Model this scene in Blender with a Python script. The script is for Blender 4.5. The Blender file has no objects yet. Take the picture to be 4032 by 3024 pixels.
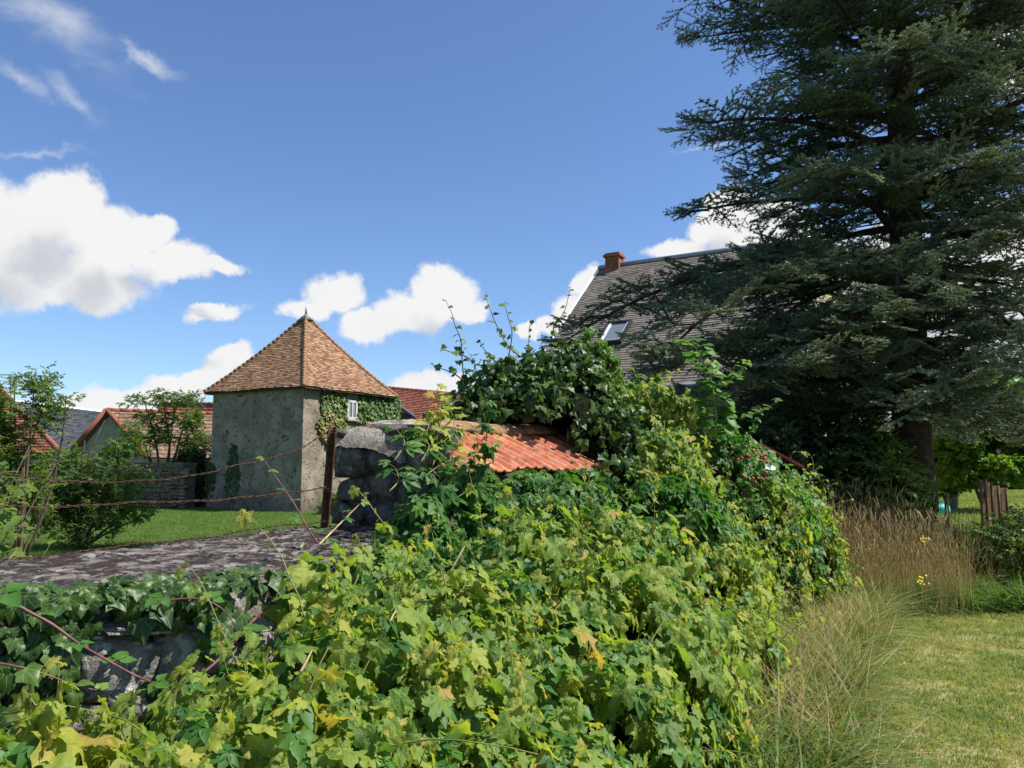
import bpy, bmesh, math, random
import numpy as np
from mathutils import Vector, Matrix, Euler, noise as mnoise

SC = bpy.context.scene
COL = SC.collection
rng = np.random.default_rng(7)
random.seed(7)
PI = math.pi
R = math.radians

# ------------------------------------------------------------------ camera
F = 769.0
EYE = 1.6
PITCH = math.atan(79 / F)
cam = bpy.data.cameras.new("camera")
cam.sensor_width = 36.0
cam.lens = F * 36.0 / 1024.0
cam.clip_start = 0.05
cam.clip_end = 3000
cam_o = bpy.data.objects.new("camera", cam)
cam_o.location = (0, 0, EYE)
cam_o.rotation_euler = (PI / 2 + PITCH, 0, 0)
COL.objects.link(cam_o)
SC.camera = cam_o


def P(px, py, d):
    """point of the place seen at picture position (1024 wide) at ground distance d"""
    u, v = (px - 512) / F, (384 - py) / F
    c, s = math.cos(PITCH), math.sin(PITCH)
    y, z = c - v * s, s + v * c
    k = d / y
    return Vector((u * k, d, EYE + z * k))


def Q(x4, y4, d):
    return P(x4 * 1024 / 4032, y4 * 1024 / 4032, d)


# ------------------------------------------------------------------ light
SUN_EL = R(54)
SUN_AZ = math.atan2(0.993, -0.12)          # clockwise from +Y
SUN = Vector((math.sin(SUN_AZ) * math.cos(SUN_EL), math.cos(SUN_AZ) * math.cos(SUN_EL), math.sin(SUN_EL)))
sl = bpy.data.lights.new("sun", "SUN")
sl.energy = 5.0
sl.angle = R(0.5)
sl.color = (1.0, 0.955, 0.88)
so = bpy.data.objects.new("sun", sl)
so.rotation_euler = SUN.to_track_quat("Z", "Y").to_euler()
COL.objects.link(so)
SKY_STRENGTH = 0.094
SC.view_settings.view_transform = "Standard"
SC.view_settings.look = "None"
SC.view_settings.exposure = 0.68
SC.view_settings.gamma = 1.0
SC.view_settings.use_curve_mapping = False
SC.cycles.max_bounces = 6
SC.cycles.transparent_max_bounces = 6
SC.cycles.caustics_reflective = False
SC.cycles.caustics_refractive = False


class NT:
    """small helper to write node trees"""
    def __init__(self, tree):
        self.t = tree

    def n(self, typ, **kw):
        nd = self.t.nodes.new(typ)
        for k, v in kw.items():
            setattr(nd, k, v)
        return nd

    def put(self, sock, v):
        if v is None:
            return
        if hasattr(v, "is_output"):
            self.t.links.new(v, sock)
        else:
            if isinstance(v, (tuple, list)) and len(v) == 3 and sock.type == "RGBA":
                v = (*v, 1)
            sock.default_value = v

    def m(self, op, a, b=None, c=None, clamp=False):
        nd = self.n("ShaderNodeMath", operation=op, use_clamp=clamp)
        self.put(nd.inputs[0], a)
        self.put(nd.inputs[1], b)
        self.put(nd.inputs[2], c)
        return nd.outputs[0]

    def vm(self, op, a, b=None):
        nd = self.n("ShaderNodeVectorMath", operation=op)
        self.put(nd.inputs[0], a)
        if b is not None:
            if op == "SCALE":
                self.put(nd.inputs["Scale"], b)
            else:
                self.put(nd.inputs[1], b)
        return nd.outputs["Value"] if op in ("LENGTH", "DOT_PRODUCT", "DISTANCE") else nd.outputs[0]

    def mix(self, f, a, b, blend="MIX"):
        nd = self.n("ShaderNodeMix", data_type="RGBA", blend_type=blend)
        self.put(nd.inputs[0], f)
        self.put(nd.inputs[6], a)
        self.put(nd.inputs[7], b)
        return nd.outputs[2]

    def ramp(self, f, stops, interp="LINEAR"):
        nd = self.n("ShaderNodeValToRGB")
        cr = nd.color_ramp
        cr.interpolation = interp
        while len(cr.elements) < len(stops):
            cr.elements.new(0.5)
        for e, (p, c) in zip(cr.elements, stops):
            e.position = p
            e.color = (*c, 1) if len(c) == 3 else c
        self.put(nd.inputs[0], f)
        return nd.outputs[0]

    def noise(self, vec, scale, detail=4, rough=0.55, col=False, dist=0.0):
        nd = self.n("ShaderNodeTexNoise")
        self.put(nd.inputs["Vector"], vec)
        nd.inputs["Scale"].default_value = scale
        nd.inputs["Detail"].default_value = detail
        nd.inputs["Roughness"].default_value = rough
        nd.inputs["Distortion"].default_value = dist
        return nd.outputs[1 if col else 0]

    def vor(self, vec, scale, feature="F1", out=0, rnd=1.0):
        nd = self.n("ShaderNodeTexVoronoi", feature=feature)
        self.put(nd.inputs["Vector"], vec)
        nd.inputs["Scale"].default_value = scale
        nd.inputs["Randomness"].default_value = rnd
        return nd.outputs[out]

    def sm(self, x, a, b, lo=0.0, hi=1.0):
        nd = self.n("ShaderNodeMapRange", interpolation_type="SMOOTHSTEP")
        self.put(nd.inputs[0], x)
        nd.inputs[1].default_value = a
        nd.inputs[2].default_value = b
        nd.inputs[3].default_value = lo
        nd.inputs[4].default_value = hi
        return nd.outputs[0]


# ------------------------------------------------------------------ sky with cumulus clouds
W = bpy.data.worlds.new("World")
SC.world = W
W.use_nodes = True
W.node_tree.nodes.clear()


def cloud_group():
    g = bpy.data.node_groups.new("cloud_density", "ShaderNodeTree")
    g.interface.new_socket("Dir", in_out="INPUT", socket_type="NodeSocketVector")
    g.interface.new_socket("Density", in_out="OUTPUT", socket_type="NodeSocketFloat")
    t = NT(g)
    gi, go = t.n("NodeGroupInput"), t.n("NodeGroupOutput")
    d = gi.outputs[0]
    sx = t.n("ShaderNodeSeparateXYZ")
    t.put(sx.inputs[0], d)
    az = t.m("ARCTAN2", sx.outputs[0], sx.outputs[1])
    el = t.m("ARCSINE", sx.outputs[2])
    wob = t.noise(d, 9.0, 6, 0.6, col=True)
    sw = t.n("ShaderNodeSeparateXYZ")
    t.put(sw.inputs[0], wob)
    az2 = t.m("ADD", az, t.m("MULTIPLY", t.m("SUBTRACT", sw.outputs[0], 0.5), 0.085))
    el2 = t.m("ADD", el, t.m("MULTIPLY", t.m("SUBTRACT", sw.outputs[1], 0.5), 0.085))
    cv = t.n("ShaderNodeCombineXYZ")
    t.put(cv.inputs[0], az2)
    t.put(cv.inputs[1], el2)
    # cumulus lumps (picture position in the 2212-wide picture, radii, tilt, weight)
    blobs = [
        (135, 440, 85, 80, 0, 1), (30, 500, 130, 120, 0, 1), (235, 520, 110, 80, 0, 1), (310, 505, 62, 52, 0, 1), (110, 590, 230, 70, 0, 1),
        (385, 570, 110, 45, 0, .9), (480, 578, 65, 22, -4, .8), (-120, 560, 200, 120, 0, 1),
        (715, 640, 78, 60, 0, 1), (655, 680, 60, 30, 0, .8), (965, 640, 66, 55, 0, 1), (885, 685, 100, 50, 0, 1), (800, 715, 85, 50, 0, 1),
        (1020, 672, 42, 28, 0, .7), (470, 678, 80, 20, 3, .8),
        (490, 785, 60, 30, 15, .8), (400, 825, 110, 32, 8, .9), (290, 862, 120, 36, 5, .9), (190, 880, 70, 35, 0, .8), (60, 920, 150, 40, 0, .8),
        (905, 825, 60, 32, 0, 1), (860, 850, 60, 26, 0, 1), (970, 840, 60, 32, 0, 1), (1060, 880, 80, 40, 0, .9),
        (1150, 728, 38, 30, 0, 1), (1205, 705, 40, 30, 0, .9), (1270, 605, 30, 42, -20, .9), (1250, 680, 50, 60, 0, .9),
        (1565, 435, 55, 42, 0, 1), (1530, 490, 50, 50, 0, 1), (1640, 500, 120, 90, 0, 1), (1480, 540, 90, 30, 0, .8),
        (2195, 120, 75, 70, 0, 1), (1900, 700, 280, 230, 0, 1), (2150, 620, 160, 200, 0, 1), (1700, 640, 160, 110, 0, 1),
    ]
    acc = None
    for (bx, by, rx, ry, tilt, wgt) in blobs:
        v = (P(bx * 1024 / 2212, by * 1024 / 2212, 10.0) - Vector((0, 0, EYE))).normalized()
        a0, e0 = math.atan2(v.x, v.y), math.asin(v.z)
        k = 1024 / 2212 / F
        mp = t.n("ShaderNodeMapping", vector_type="TEXTURE")
        t.put(mp.inputs[0], cv.outputs[0])
        mp.inputs[1].default_value = (a0, e0, 0)
        mp.inputs[2].default_value = (0, 0, R(tilt))
        cu = max(0.72, v.y)
        mp.inputs[3].default_value = (rx * k * 1.08 * cu, ry * k * 1.08 * cu, 1)
        ln = t.vm("LENGTH", mp.outputs[0])
        b = t.m("MULTIPLY", t.m("SUBTRACT", 1.0, ln), wgt)
        acc = b if acc is None else t.m("SMOOTH_MAX", acc, b, 0.12)
    # thin wisps, upper left
    wis = None
    for (bx, by, rx, ry, tilt) in [(110, 60, 210, 62, -24), (150, 235, 110, 34, -36), (335, 140, 85, 15, -6), (30, 170, 90, 24, -36), (1510, 318, 90, 7, 5), (60, 330, 160, 12, 10)]:
        v = (P(bx * 1024 / 2212, by * 1024 / 2212, 10.0) - Vector((0, 0, EYE))).normalized()
        a0, e0 = math.atan2(v.x, v.y), math.asin(v.z)
        k = 1024 / 2212 / F
        mp = t.n("ShaderNodeMapping", vector_type="TEXTURE")
        t.put(mp.inputs[0], cv.outputs[0])
        mp.inputs[1].default_value = (a0, e0, 0)
        mp.inputs[2].default_value = (0, 0, R(tilt))
        mp.inputs[3].default_value = (rx * k, ry * k, 1)
        b = t.m("SUBTRACT", 1.0, t.vm("LENGTH", mp.outputs[0]))
        wis = b if wis is None else t.m("SMOOTH_MAX", wis, b, 0.1)
    fine = t.noise(d, 22.0, 6, 0.6)
    acc = t.m("ADD", acc, t.m("MULTIPLY", t.m("SUBTRACT", fine, 0.5), 0.75))
    acc = t.m("MAXIMUM", acc, 0.0)
    wf = t.noise(t.vm("MULTIPLY", d, (5.0, 2.0, 11.0)), 3.0, 5, 0.6)
    wis = t.m("MULTIPLY", t.m("MAXIMUM", t.m("ADD", wis, t.m("MULTIPLY", t.m("SUBTRACT", wf, 0.56), 1.6)), 0.0), 0.17)
    acc = t.m("MAXIMUM", acc, wis)
    # the same kind of fair-weather sky goes on outside the view
    zc = t.m("ADD", t.m("MAXIMUM", sx.outputs[2], 0.0), 0.22)
    pl = t.n("ShaderNodeCombineXYZ")
    t.put(pl.inputs[0], t.m("DIVIDE", sx.outputs[0], zc))
    t.put(pl.inputs[1], t.m("DIVIDE", sx.outputs[1], zc))
    rest = t.sm(t.noise(pl.outputs[0], 1.3, 6, 0.55), 0.55, 0.75)
    inview = t.m("MULTIPLY", t.sm(t.m("ABSOLUTE", az), 0.62, 0.8, 1, 0), t.sm(el, 0.58, 0.72, 1, 0))
    acc = t.m("MAXIMUM", acc, t.m("MULTIPLY", rest, t.m("SUBTRACT", 1.0, inview)))
    t.put(go.inputs[0], acc)
    return g


t = NT(W.node_tree)
sky = t.n("ShaderNodeTexSky", sky_type="NISHITA")
sky.sun_disc = False
sky.sun_elevation = SUN_EL
sky.sun_rotation = SUN_AZ
sky.altitude = 200
sky.air_density = 1.0
sky.dust_density = 0.35
sky.ozone_density = 2.6
tc = t.n("ShaderNodeTexCoord")
cg = cloud_group()
g1 = t.n("ShaderNodeGroup", node_tree=cg)
g2 = t.n("ShaderNodeGroup", node_tree=cg)
dirn = t.vm("NORMALIZE", tc.outputs["Generated"])
t.put(g1.inputs[0], dirn)
t.put(g2.inputs[0], t.vm("NORMALIZE", t.vm("ADD", dirn, (0.016, 0.0, 0.062))))
alpha = t.sm(g1.outputs[0], 0.0, 0.34)
shade = t.sm(g2.outputs[0], 0.08, 0.95)
thick = t.sm(g1.outputs[0], 0.25, 0.9)
ccol = t.mix(t.m("ADD", t.m("MULTIPLY", shade, 1.0), t.m("MULTIPLY", t.m("SUBTRACT", t.noise(dirn, 16.0, 5, 0.6), 0.5), 0.5), clamp=True), (1.0, 1.0, 1.0), (0.66, 0.70, 0.76))
bg_sky = t.n("ShaderNodeBackground")
bg_sky.inputs[1].default_value = SKY_STRENGTH
t.put(bg_sky.inputs[0], t.mix(1.0, sky.outputs[0], (0.82, 0.94, 1.12), "MULTIPLY"))
bg_cl = t.n("ShaderNodeBackground")
bg_cl.inputs[1].default_value = 0.57
t.put(bg_cl.inputs[0], ccol)
mx = t.n("ShaderNodeMixShader")
t.put(mx.inputs[0], alpha)
t.put(mx.inputs[1], bg_sky.outputs[0])
t.put(mx.inputs[2], bg_cl.outputs[0])
wo = t.n("ShaderNodeOutputWorld")
t.put(wo.inputs[0], mx.outputs[0])
W.cycles.sampling_method = "MANUAL"
W.cycles.sample_map_resolution = 512


# ------------------------------------------------------------------ materials
def new_mat(name):
    m = bpy.data.materials.new(name)
    m.use_nodes = True
    m.node_tree.nodes.clear()
    t = NT(m.node_tree)
    out = t.n("ShaderNodeOutputMaterial")
    b = t.n("ShaderNodeBsdfPrincipled")
    t.put(out.inputs[0], b.outputs[0])
    return m, t, b, out


def obj_coord(t):
    return t.n("ShaderNodeTexCoord").outputs["Object"]


def bump(t, b, h, strength=0.5, dist=0.02):
    nd = t.n("ShaderNodeBump")
    nd.inputs["Strength"].default_value = strength
    nd.inputs["Distance"].default_value = dist
    t.put(nd.inputs["Height"], h)
    t.put(b.inputs["Normal"], nd.outputs[0])


def plain(name, col, rough=0.7, metal=0.0, spec=0.4, var=0.25, scale=8.0, bmp=0.2, bd=0.01):
    m, t, b, _ = new_mat(name)
    co = obj_coord(t)
    n = t.noise(co, scale, 5)
    dark = tuple(c * (1 - var) for c in col)
    lite = tuple(min(1, c * (1 + var)) for c in col)
    t.put(b.inputs["Base Color"], t.mix(t.sm(n, 0.3, 0.7), dark, lite))
    b.inputs["Roughness"].default_value = rough
    b.inputs["Metallic"].default_value = metal
    b.inputs["Specular IOR Level"].default_value = spec
    if bmp:
        bump(t, b, t.noise(co, scale * 5, 4), bmp, bd)
    return m


def leaf_mat(name, stops, under, trans=0.45, rough=0.5, spec=0.35, veins=False, tmul=1.5):
    m, t, b, out = new_mat(name)
    at = t.n("ShaderNodeAttribute", attribute_type="INSTANCER", attribute_name="tint")
    uv = t.n("ShaderNodeUVMap").outputs[0]
    tint = at.outputs["Fac"]
    nz = t.noise(obj_coord(t), 5.0, 3)
    base = t.ramp(t.m("ADD", tint, t.m("MULTIPLY", t.m("SUBTRACT", nz, 0.5), 0.22)), stops)
    if veins:
        s = t.n("ShaderNodeSeparateXYZ")
        t.put(s.inputs[0], uv)
        ang = t.m("ABSOLUTE", t.m("ARCTAN2", s.outputs[0], s.outputs[1]))
        rad = t.vm("LENGTH", uv)
        dmin = None
        for k in (0.0, 0.62, 1.35):
            dd = t.m("ABSOLUTE", t.m("SUBTRACT", ang, k))
            dmin = dd if dmin is None else t.m("MINIMUM", dmin, dd)
        dist = t.m("MULTIPLY", dmin, rad)
        vm_ = t.sm(dist, 0.006, 0.02, 1, 0)
        base = t.mix(t.m("MULTIPLY", vm_, 0.35), base, (0.32, 0.38, 0.10))
        # rust-coloured blotches on a few leaves
        bl = 0.0 if veins == "pale" else t.m("MULTIPLY", t.sm(t.noise(uv, 3.2, 4), 0.56, 0.68), t.sm(tint, 0.80, 0.93))
        if veins != "pale":
            base = t.mix(t.m("MULTIPLY", bl, 0.6), base, (0.24, 0.11, 0.03))
            bump(t, b, t.m("ADD", t.noise(uv, 9.0, 3), t.m("MULTIPLY", vm_, -0.5)), 0.35, 0.02)
    geo = t.n("ShaderNodeNewGeometry")
    col = t.mix(t.m("MULTIPLY", geo.outputs["Backfacing"], 0.6), base, under)
    t.put(b.inputs["Base Color"], col)
    b.inputs["Roughness"].default_value = rough
    b.inputs["Specular IOR Level"].default_value = spec
    tr = t.n("ShaderNodeBsdfTranslucent")
    t.put(tr.inputs[0], t.mix(1.0, base, (tmul * 1.05, tmul * 1.1, tmul * 0.45), "MULTIPLY"))
    mx = t.n("ShaderNodeMixShader")
    mx.inputs[0].default_value = trans
    t.put(mx.inputs[1], b.outputs[0])
    t.put(mx.inputs[2], tr.outputs[0])
    t.put(out.inputs[0], mx.outputs[0])
    return m


MAT = {}
MAT["vine"] = leaf_mat("vine_leaf", [(0, (.070, .14, .026)), (.3, (.135, .225, .040)), (.6, (.225, .305, .050)), (.85, (.34, .37, .055)), (1, (.40, .27, .07))],
                       (.16, .21, .09), trans=0.45, rough=0.5, spec=0.35, veins=True)
MAT["creeper"] = leaf_mat("creeper_leaf", [(0, (.028, .085, .018)), (.5, (.055, .15, .026)), (.85, (.13, .23, .035)), (1, (.24, .26, .05))],
                          (.10, .17, .07), trans=0.38, rough=0.5, spec=0.3)
MAT["ivy"] = leaf_mat("ivy_leaf", [(0, (.018, .046, .013)), (.5, (.042, .092, .020)), (.8, (.095, .165, .028)), (1, (.17, .25, .045))],
                      (.07, .12, .05), trans=0.24, rough=0.42, spec=0.3, veins="pale")
MAT["bramble"] = leaf_mat("bramble_leaf", [(0, (.035, .10, .020)), (.5, (.075, .19, .03)), (1, (.15, .26, .045))],
                          (.15, .22, .12), trans=0.42, rough=0.5, spec=0.35)
MAT["shrub"] = leaf_mat("shrub_leaf", [(0, (.045, .090, .022)), (.5, (.105, .175, .038)), (.85, (.20, .25, .050)), (1, (.28, .29, .065))],
                        (.09, .13, .05), trans=0.42, rough=0.5, spec=0.35)
MAT["limeleaf"] = leaf_mat("lime_leaf", [(0, (.045, .10, .018)), (.5, (.11, .21, .025)), (1, (.21, .30, .035))],
                           (.16, .22, .06), trans=0.5, rough=0.5, spec=0.3)
MAT["wallivy"] = leaf_mat("wall_creeper_leaf", [(0, (.035, .09, .018)), (.4, (.08, .15, .025)), (.6, (.17, .19, .035)), (.8, (.22, .13, .045)), (1, (.19, .07, .035))],
                          (.10, .13, .05), trans=0.2, rough=0.5, spec=0.35)
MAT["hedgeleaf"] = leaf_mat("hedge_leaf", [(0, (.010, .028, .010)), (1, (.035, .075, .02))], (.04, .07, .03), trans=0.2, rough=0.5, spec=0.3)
MAT["grass"] = leaf_mat("grass_blade", [(0, (.055, .130, .025)), (.45, (.135, .215, .040)), (.7, (.28, .30, .080)), (1, (.50, .41, .19))],
                        (.12, .18, .05), trans=0.35, rough=0.55, spec=0.25)
MAT["drygrass"] = leaf_mat("dry_grass_stalk", [(0, (.22, .145, .06)), (.5, (.38, .27, .125)), (1, (.58, .47, .26))],
                           (.30, .22, .10), trans=0.25, rough=0.65, spec=0.2, tmul=1.1)
MAT["petal_yellow"] = plain("yellow_petal", (.75, .55, .02), 0.6)
MAT["petal_pink"] = plain("pink_petal", (.55, .16, .40), 0.6)
MAT["petal_white"] = plain("white_petal", (.75, .74, .72), 0.6)
MAT["berry"] = plain("red_berry", (.30, .035, .022), 0.35, spec=0.6, var=.4, scale=60)


def needle_mat():
    m, t, b, out = new_mat("cedar_needles")
    at = t.n("ShaderNodeAttribute", attribute_type="INSTANCER", attribute_name="tint").outputs["Fac"]
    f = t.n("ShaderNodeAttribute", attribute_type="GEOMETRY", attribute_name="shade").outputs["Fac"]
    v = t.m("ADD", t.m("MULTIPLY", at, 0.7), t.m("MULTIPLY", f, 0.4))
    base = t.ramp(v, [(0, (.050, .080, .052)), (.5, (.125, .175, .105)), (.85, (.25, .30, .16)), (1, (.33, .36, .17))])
    t.put(b.inputs["Base Color"], base)
    b.inputs["Roughness"].default_value = 0.55
    b.inputs["Specular IOR Level"].default_value = 0.35
    tr = t.n("ShaderNodeBsdfTranslucent")
    t.put(tr.inputs[0], base)
    mx = t.n("ShaderNodeMixShader")
    mx.inputs[0].default_value = 0.25
    t.put(mx.inputs[1], b.outputs[0])
    t.put(mx.inputs[2], tr.outputs[0])
    t.put(out.inputs[0], mx.outputs[0])
    return m


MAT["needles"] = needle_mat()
MAT["bark"] = plain("cedar_bark", (.060, .046, .036), 0.9, var=.45, scale=9, bmp=.9, bd=.03, spec=.15)
MAT["twig"] = plain("twig_bark", (.10, .075, .05), 0.85, var=.35, scale=20, spec=.2)
MAT["cane"] = plain("bramble_cane", (.15, .055, .060), 0.5, var=.45, scale=14, spec=.4, bmp=.1)
MAT["stemgreen"] = plain("green_stem", (.20, .20, .06), 0.6, var=.3, scale=10, bmp=0)
MAT["drystem"] = plain("dry_stem", (.42, .30, .16), 0.7, var=.3, scale=10, bmp=0)
MAT["rust"] = plain("rusty_iron", (.10, .040, .024), 0.85, metal=.2, var=.5, scale=25, bmp=.5, bd=.004)
MAT["wire"] = plain("rusty_wire", (.085, .040, .027), 0.8, metal=.2, var=.5, scale=30, bmp=0)
MAT["gapshade"] = plain("leaf_gap_shade", (.014, .018, .008), 0.95, var=.6, scale=22, bmp=.8, bd=.04, spec=.1)  # near-black: shade deep between the leaves, put into the colour
MAT["wood"] = plain("weathered_board", (.19, .105, .055), 0.85, var=.35, scale=12, bmp=.4)
MAT["zinc"] = plain("zinc_sheet", (.26, .28, .30), 0.45, metal=.5, var=.1)
MAT["white_trim"] = plain("white_trim", (.72, .73, .74), 0.5, var=.05, bmp=0)
MAT["offwhite"] = plain("off_white_paint", (.48, .48, .46), .6, var=.1)
MAT["darkframe"] = plain("dark_frame", (.035, .032, .030), 0.5, var=.2)
MAT["bucket"] = plain("galvanised_bucket", (.33, .34, .36), 0.55, metal=.2, var=.15)
MAT["turq"] = plain("turquoise_plastic", (.03, .50, .52), 0.4, var=.1, bmp=0)
MAT["timber"] = plain("dark_rafter", (.07, .05, .035), 0.8)
MAT["redboard"] = plain("red_board", (.20, .035, .025), 0.7)


def glass_mat(name, tint):
    m, t, b, _ = new_mat(name)
    b.inputs["Base Color"].default_value = (*tint, 1)
    b.inputs["Roughness"].default_value = 0.06
    b.inputs["Specular IOR Level"].default_value = 1.0
    return m


MAT["pane"] = glass_mat("window_pane", (.16, .19, .21))


def tile_mat(name, stops, lichen=(.35, .33, .28), lich=0.35, rough=.85, nsc=1.2, dark=(.05, .045, .04), spots=0.35):
    m, t, b, _ = new_mat(name)
    f = t.n("ShaderNodeAttribute", attribute_type="GEOMETRY", attribute_name="shade").outputs["Fac"]
    co = obj_coord(t)
    big = t.noise(co, nsc, 5)
    col = t.ramp(t.m("ADD", t.m("MULTIPLY", f, .65), t.m("MULTIPLY", big, .35)), stops)
    sp = t.sm(t.noise(co, 16.0, 5, .7), .56, .70)
    col = t.mix(t.m("MULTIPLY", sp, lich), col, lichen)
    dk = t.sm(t.noise(co, 2.3, 6, .65), .50, .72)
    col = t.mix(t.m("MULTIPLY", dk, spots), col, dark)
    t.put(b.inputs["Base Color"], col)
    b.inputs["Roughness"].default_value = rough
    b.inputs["Specular IOR Level"].default_value = 0.2
    bump(t, b, t.noise(co, 30, 4), .5, .01)
    return m


MAT["tile_orange"] = tile_mat("orange_clay_tile", [(.1, (.13, .075, .045)), (.4, (.25, .14, .075)), (.65, (.345, .20, .115)), (.95, (.41, .285, .19))], lichen=(.42, .36, .25), lich=.3, spots=.3, dark=(.11, .075, .05))
MAT["tile_red"] = tile_mat("red_clay_tile", [(.1, (.15, .050, .032)), (.5, (.26, .09, .055)), (.95, (.34, .15, .09))], lichen=(.30, .24, .18), lich=.35, spots=.3)
MAT["tile_brown"] = tile_mat("brown_clay_tile", [(.1, (.13, .07, .05)), (.5, (.22, .13, .09)), (.95, (.30, .21, .15))], lich=.4)
MAT["slate_roof"] = tile_mat("blue_slate", [(.1, (.045, .052, .062)), (.5, (.085, .095, .11)), (.95, (.15, .155, .15))], lichen=(.22, .20, .13), lich=.5, nsc=.4, spots=.1)
MAT["grey_tile"] = tile_mat("grey_flat_tile", [(.1, (.115, .098, .085)), (.5, (.165, .142, .124)), (.95, (.225, .20, .175))], lichen=(.46, .44, .40), lich=.55, nsc=.5, spots=.35, dark=(.05, .042, .038))


def newtile_mat():
    m, t, b, _ = new_mat("interlocking_tile_clay")
    co = t.n("ShaderNodeTexCoord").outputs["Object"]
    rnd = t.n("ShaderNodeObjectInfo").outputs["Random"]
    g = t.n("ShaderNodeNewGeometry").outputs["Position"]
    col = t.mix(rnd, (.36, .090, .040), (.44, .130, .062))
    col = t.mix(t.m("MULTIPLY", t.sm(t.noise(g, 14, 5), .45, .62), .45), col, (.52, .30, .20))
    lc = t.m("MULTIPLY", t.sm(t.noise(g, 8.0, 6, .7), .54, .60), t.sm(t.noise(g, 2.1, 2), .46, .56))
    col = t.mix(t.m("MULTIPLY", lc, .65), col, (.42, .38, .13))
    dk = t.m("MULTIPLY", t.sm(t.noise(t.vm("ADD", g, (3, 1, 2)), 11.0, 6, .7), .50, .58), t.sm(t.noise(t.vm("ADD", g, (.4, .4, 0)), 2.3, 2), .48, .58))
    col = t.mix(t.m("MULTIPLY", dk, .85), col, (.085, .065, .055))
    t.put(b.inputs["Base Color"], col)
    b.inputs["Roughness"].default_value = .65
    b.inputs["Specular IOR Level"].default_value = .3
    bump(t, b, t.noise(g, 90, 3), .25, .004)
    return m


MAT["newtile"] = newtile_mat()


def lichen_tile_mat():
    m, t, b, _ = new_mat("lichened_ridge_tile")
    g = obj_coord(t)
    col = t.mix(t.sm(t.noise(g, 9, 5), .4, .6), (.12, .075, .06), (.30, .15, .08))
    col = t.mix(t.sm(t.noise(g, 16, 6, .7), .5, .62), col, (.33, .21, .04))
    t.put(b.inputs["Base Color"], col)
    b.inputs["Roughness"].default_value = .9
    bump(t, b, t.noise(g, 40, 4), .7, .01)
    return m


MAT["oldtile"] = lichen_tile_mat()


def stone_mat(name, base, mid, lich, lamt=.45, dark=(.03, .026, .024), damt=.7, sc=1.0, use_world=True, dkr=(.47, .60), lkr=(.42, .58)):
    m, t, b, _ = new_mat(name)
    g = t.n("ShaderNodeNewGeometry").outputs["Position"] if use_world else obj_coord(t)
    n1 = t.noise(g, 7 * sc, 6, .65)
    col = t.mix(t.sm(n1, .35, .65), base, mid)
    dk = t.sm(t.noise(t.vm("ADD", g, (5, 2, 1)), 5 * sc, 6, .72), dkr[0], dkr[1])
    col = t.mix(t.m("MULTIPLY", dk, damt), col, dark)
    lm = t.m("MULTIPLY", t.sm(t.noise(t.vm("ADD", g, (1, 9, 4)), 9 * sc, 7, .72), .53, .60), t.sm(t.noise(g, 2.2 * sc, 2), lkr[0], lkr[1]))
    col = t.mix(t.m("MULTIPLY", lm, lamt), col, lich)
    t.put(b.inputs["Base Color"], col)
    b.inputs["Roughness"].default_value = .93
    b.inputs["Specular IOR Level"].default_value = .15
    bump(t, b, t.m("ADD", t.noise(g, 45 * sc, 5, .7), t.m("MULTIPLY", n1, 1.4)), 1.0, .035)
    return m


MAT["stone"] = stone_mat("granite_stone", (.12, .105, .09), (.24, .20, .165), (.62, .62, .60), .95)
MAT["lichstone"] = stone_mat("white_lichened_stone", (.34, .31, .27), (.52, .49, .45), (.78, .78, .76), .95, damt=.5, sc=1.5, dkr=(.52, .62), lkr=(.2, .4))
MAT["darkstone"] = stone_mat("dark_granite", (.11, .10, .088), (.25, .225, .195), (.46, .46, .45), .9, damt=.6, sc=1.4)
MAT["mortar_top"] = stone_mat("lichened_mortar", (.21, .18, .15), (.36, .32, .27), (.58, .56, .52), .65, dark=(.055, .040, .038), damt=.97, sc=1.6, dkr=(.43, .53))
MAT["cap"] = stone_mat("mortar_cap", (.36, .31, .25), (.50, .44, .36), (.55, .54, .5), .4, dark=(.09, .085, .08), damt=.75, sc=1.0)
MAT["moss"] = plain("dry_moss", (.060, .042, .038), .98, var=.55, scale=40, bmp=.9, bd=.01, spec=.05)
MAT["mossgrey"] = plain("grey_moss", (.13, .12, .12), .98, var=.5, scale=60, bmp=.9, bd=.01, spec=.05)
MAT["farstone"] = stone_mat("rubble_stone", (.12, .098, .070), (.21, .172, .122), (.32, .29, .24), .3, dark=(.10, .085, .065), damt=.6, sc=.35)
MAT["creamstone"] = stone_mat("cream_rubble", (.42, .33, .22), (.58, .50, .37), (.6, .55, .45), .3, dark=(.30, .17, .10), damt=.5, sc=.3)


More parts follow.
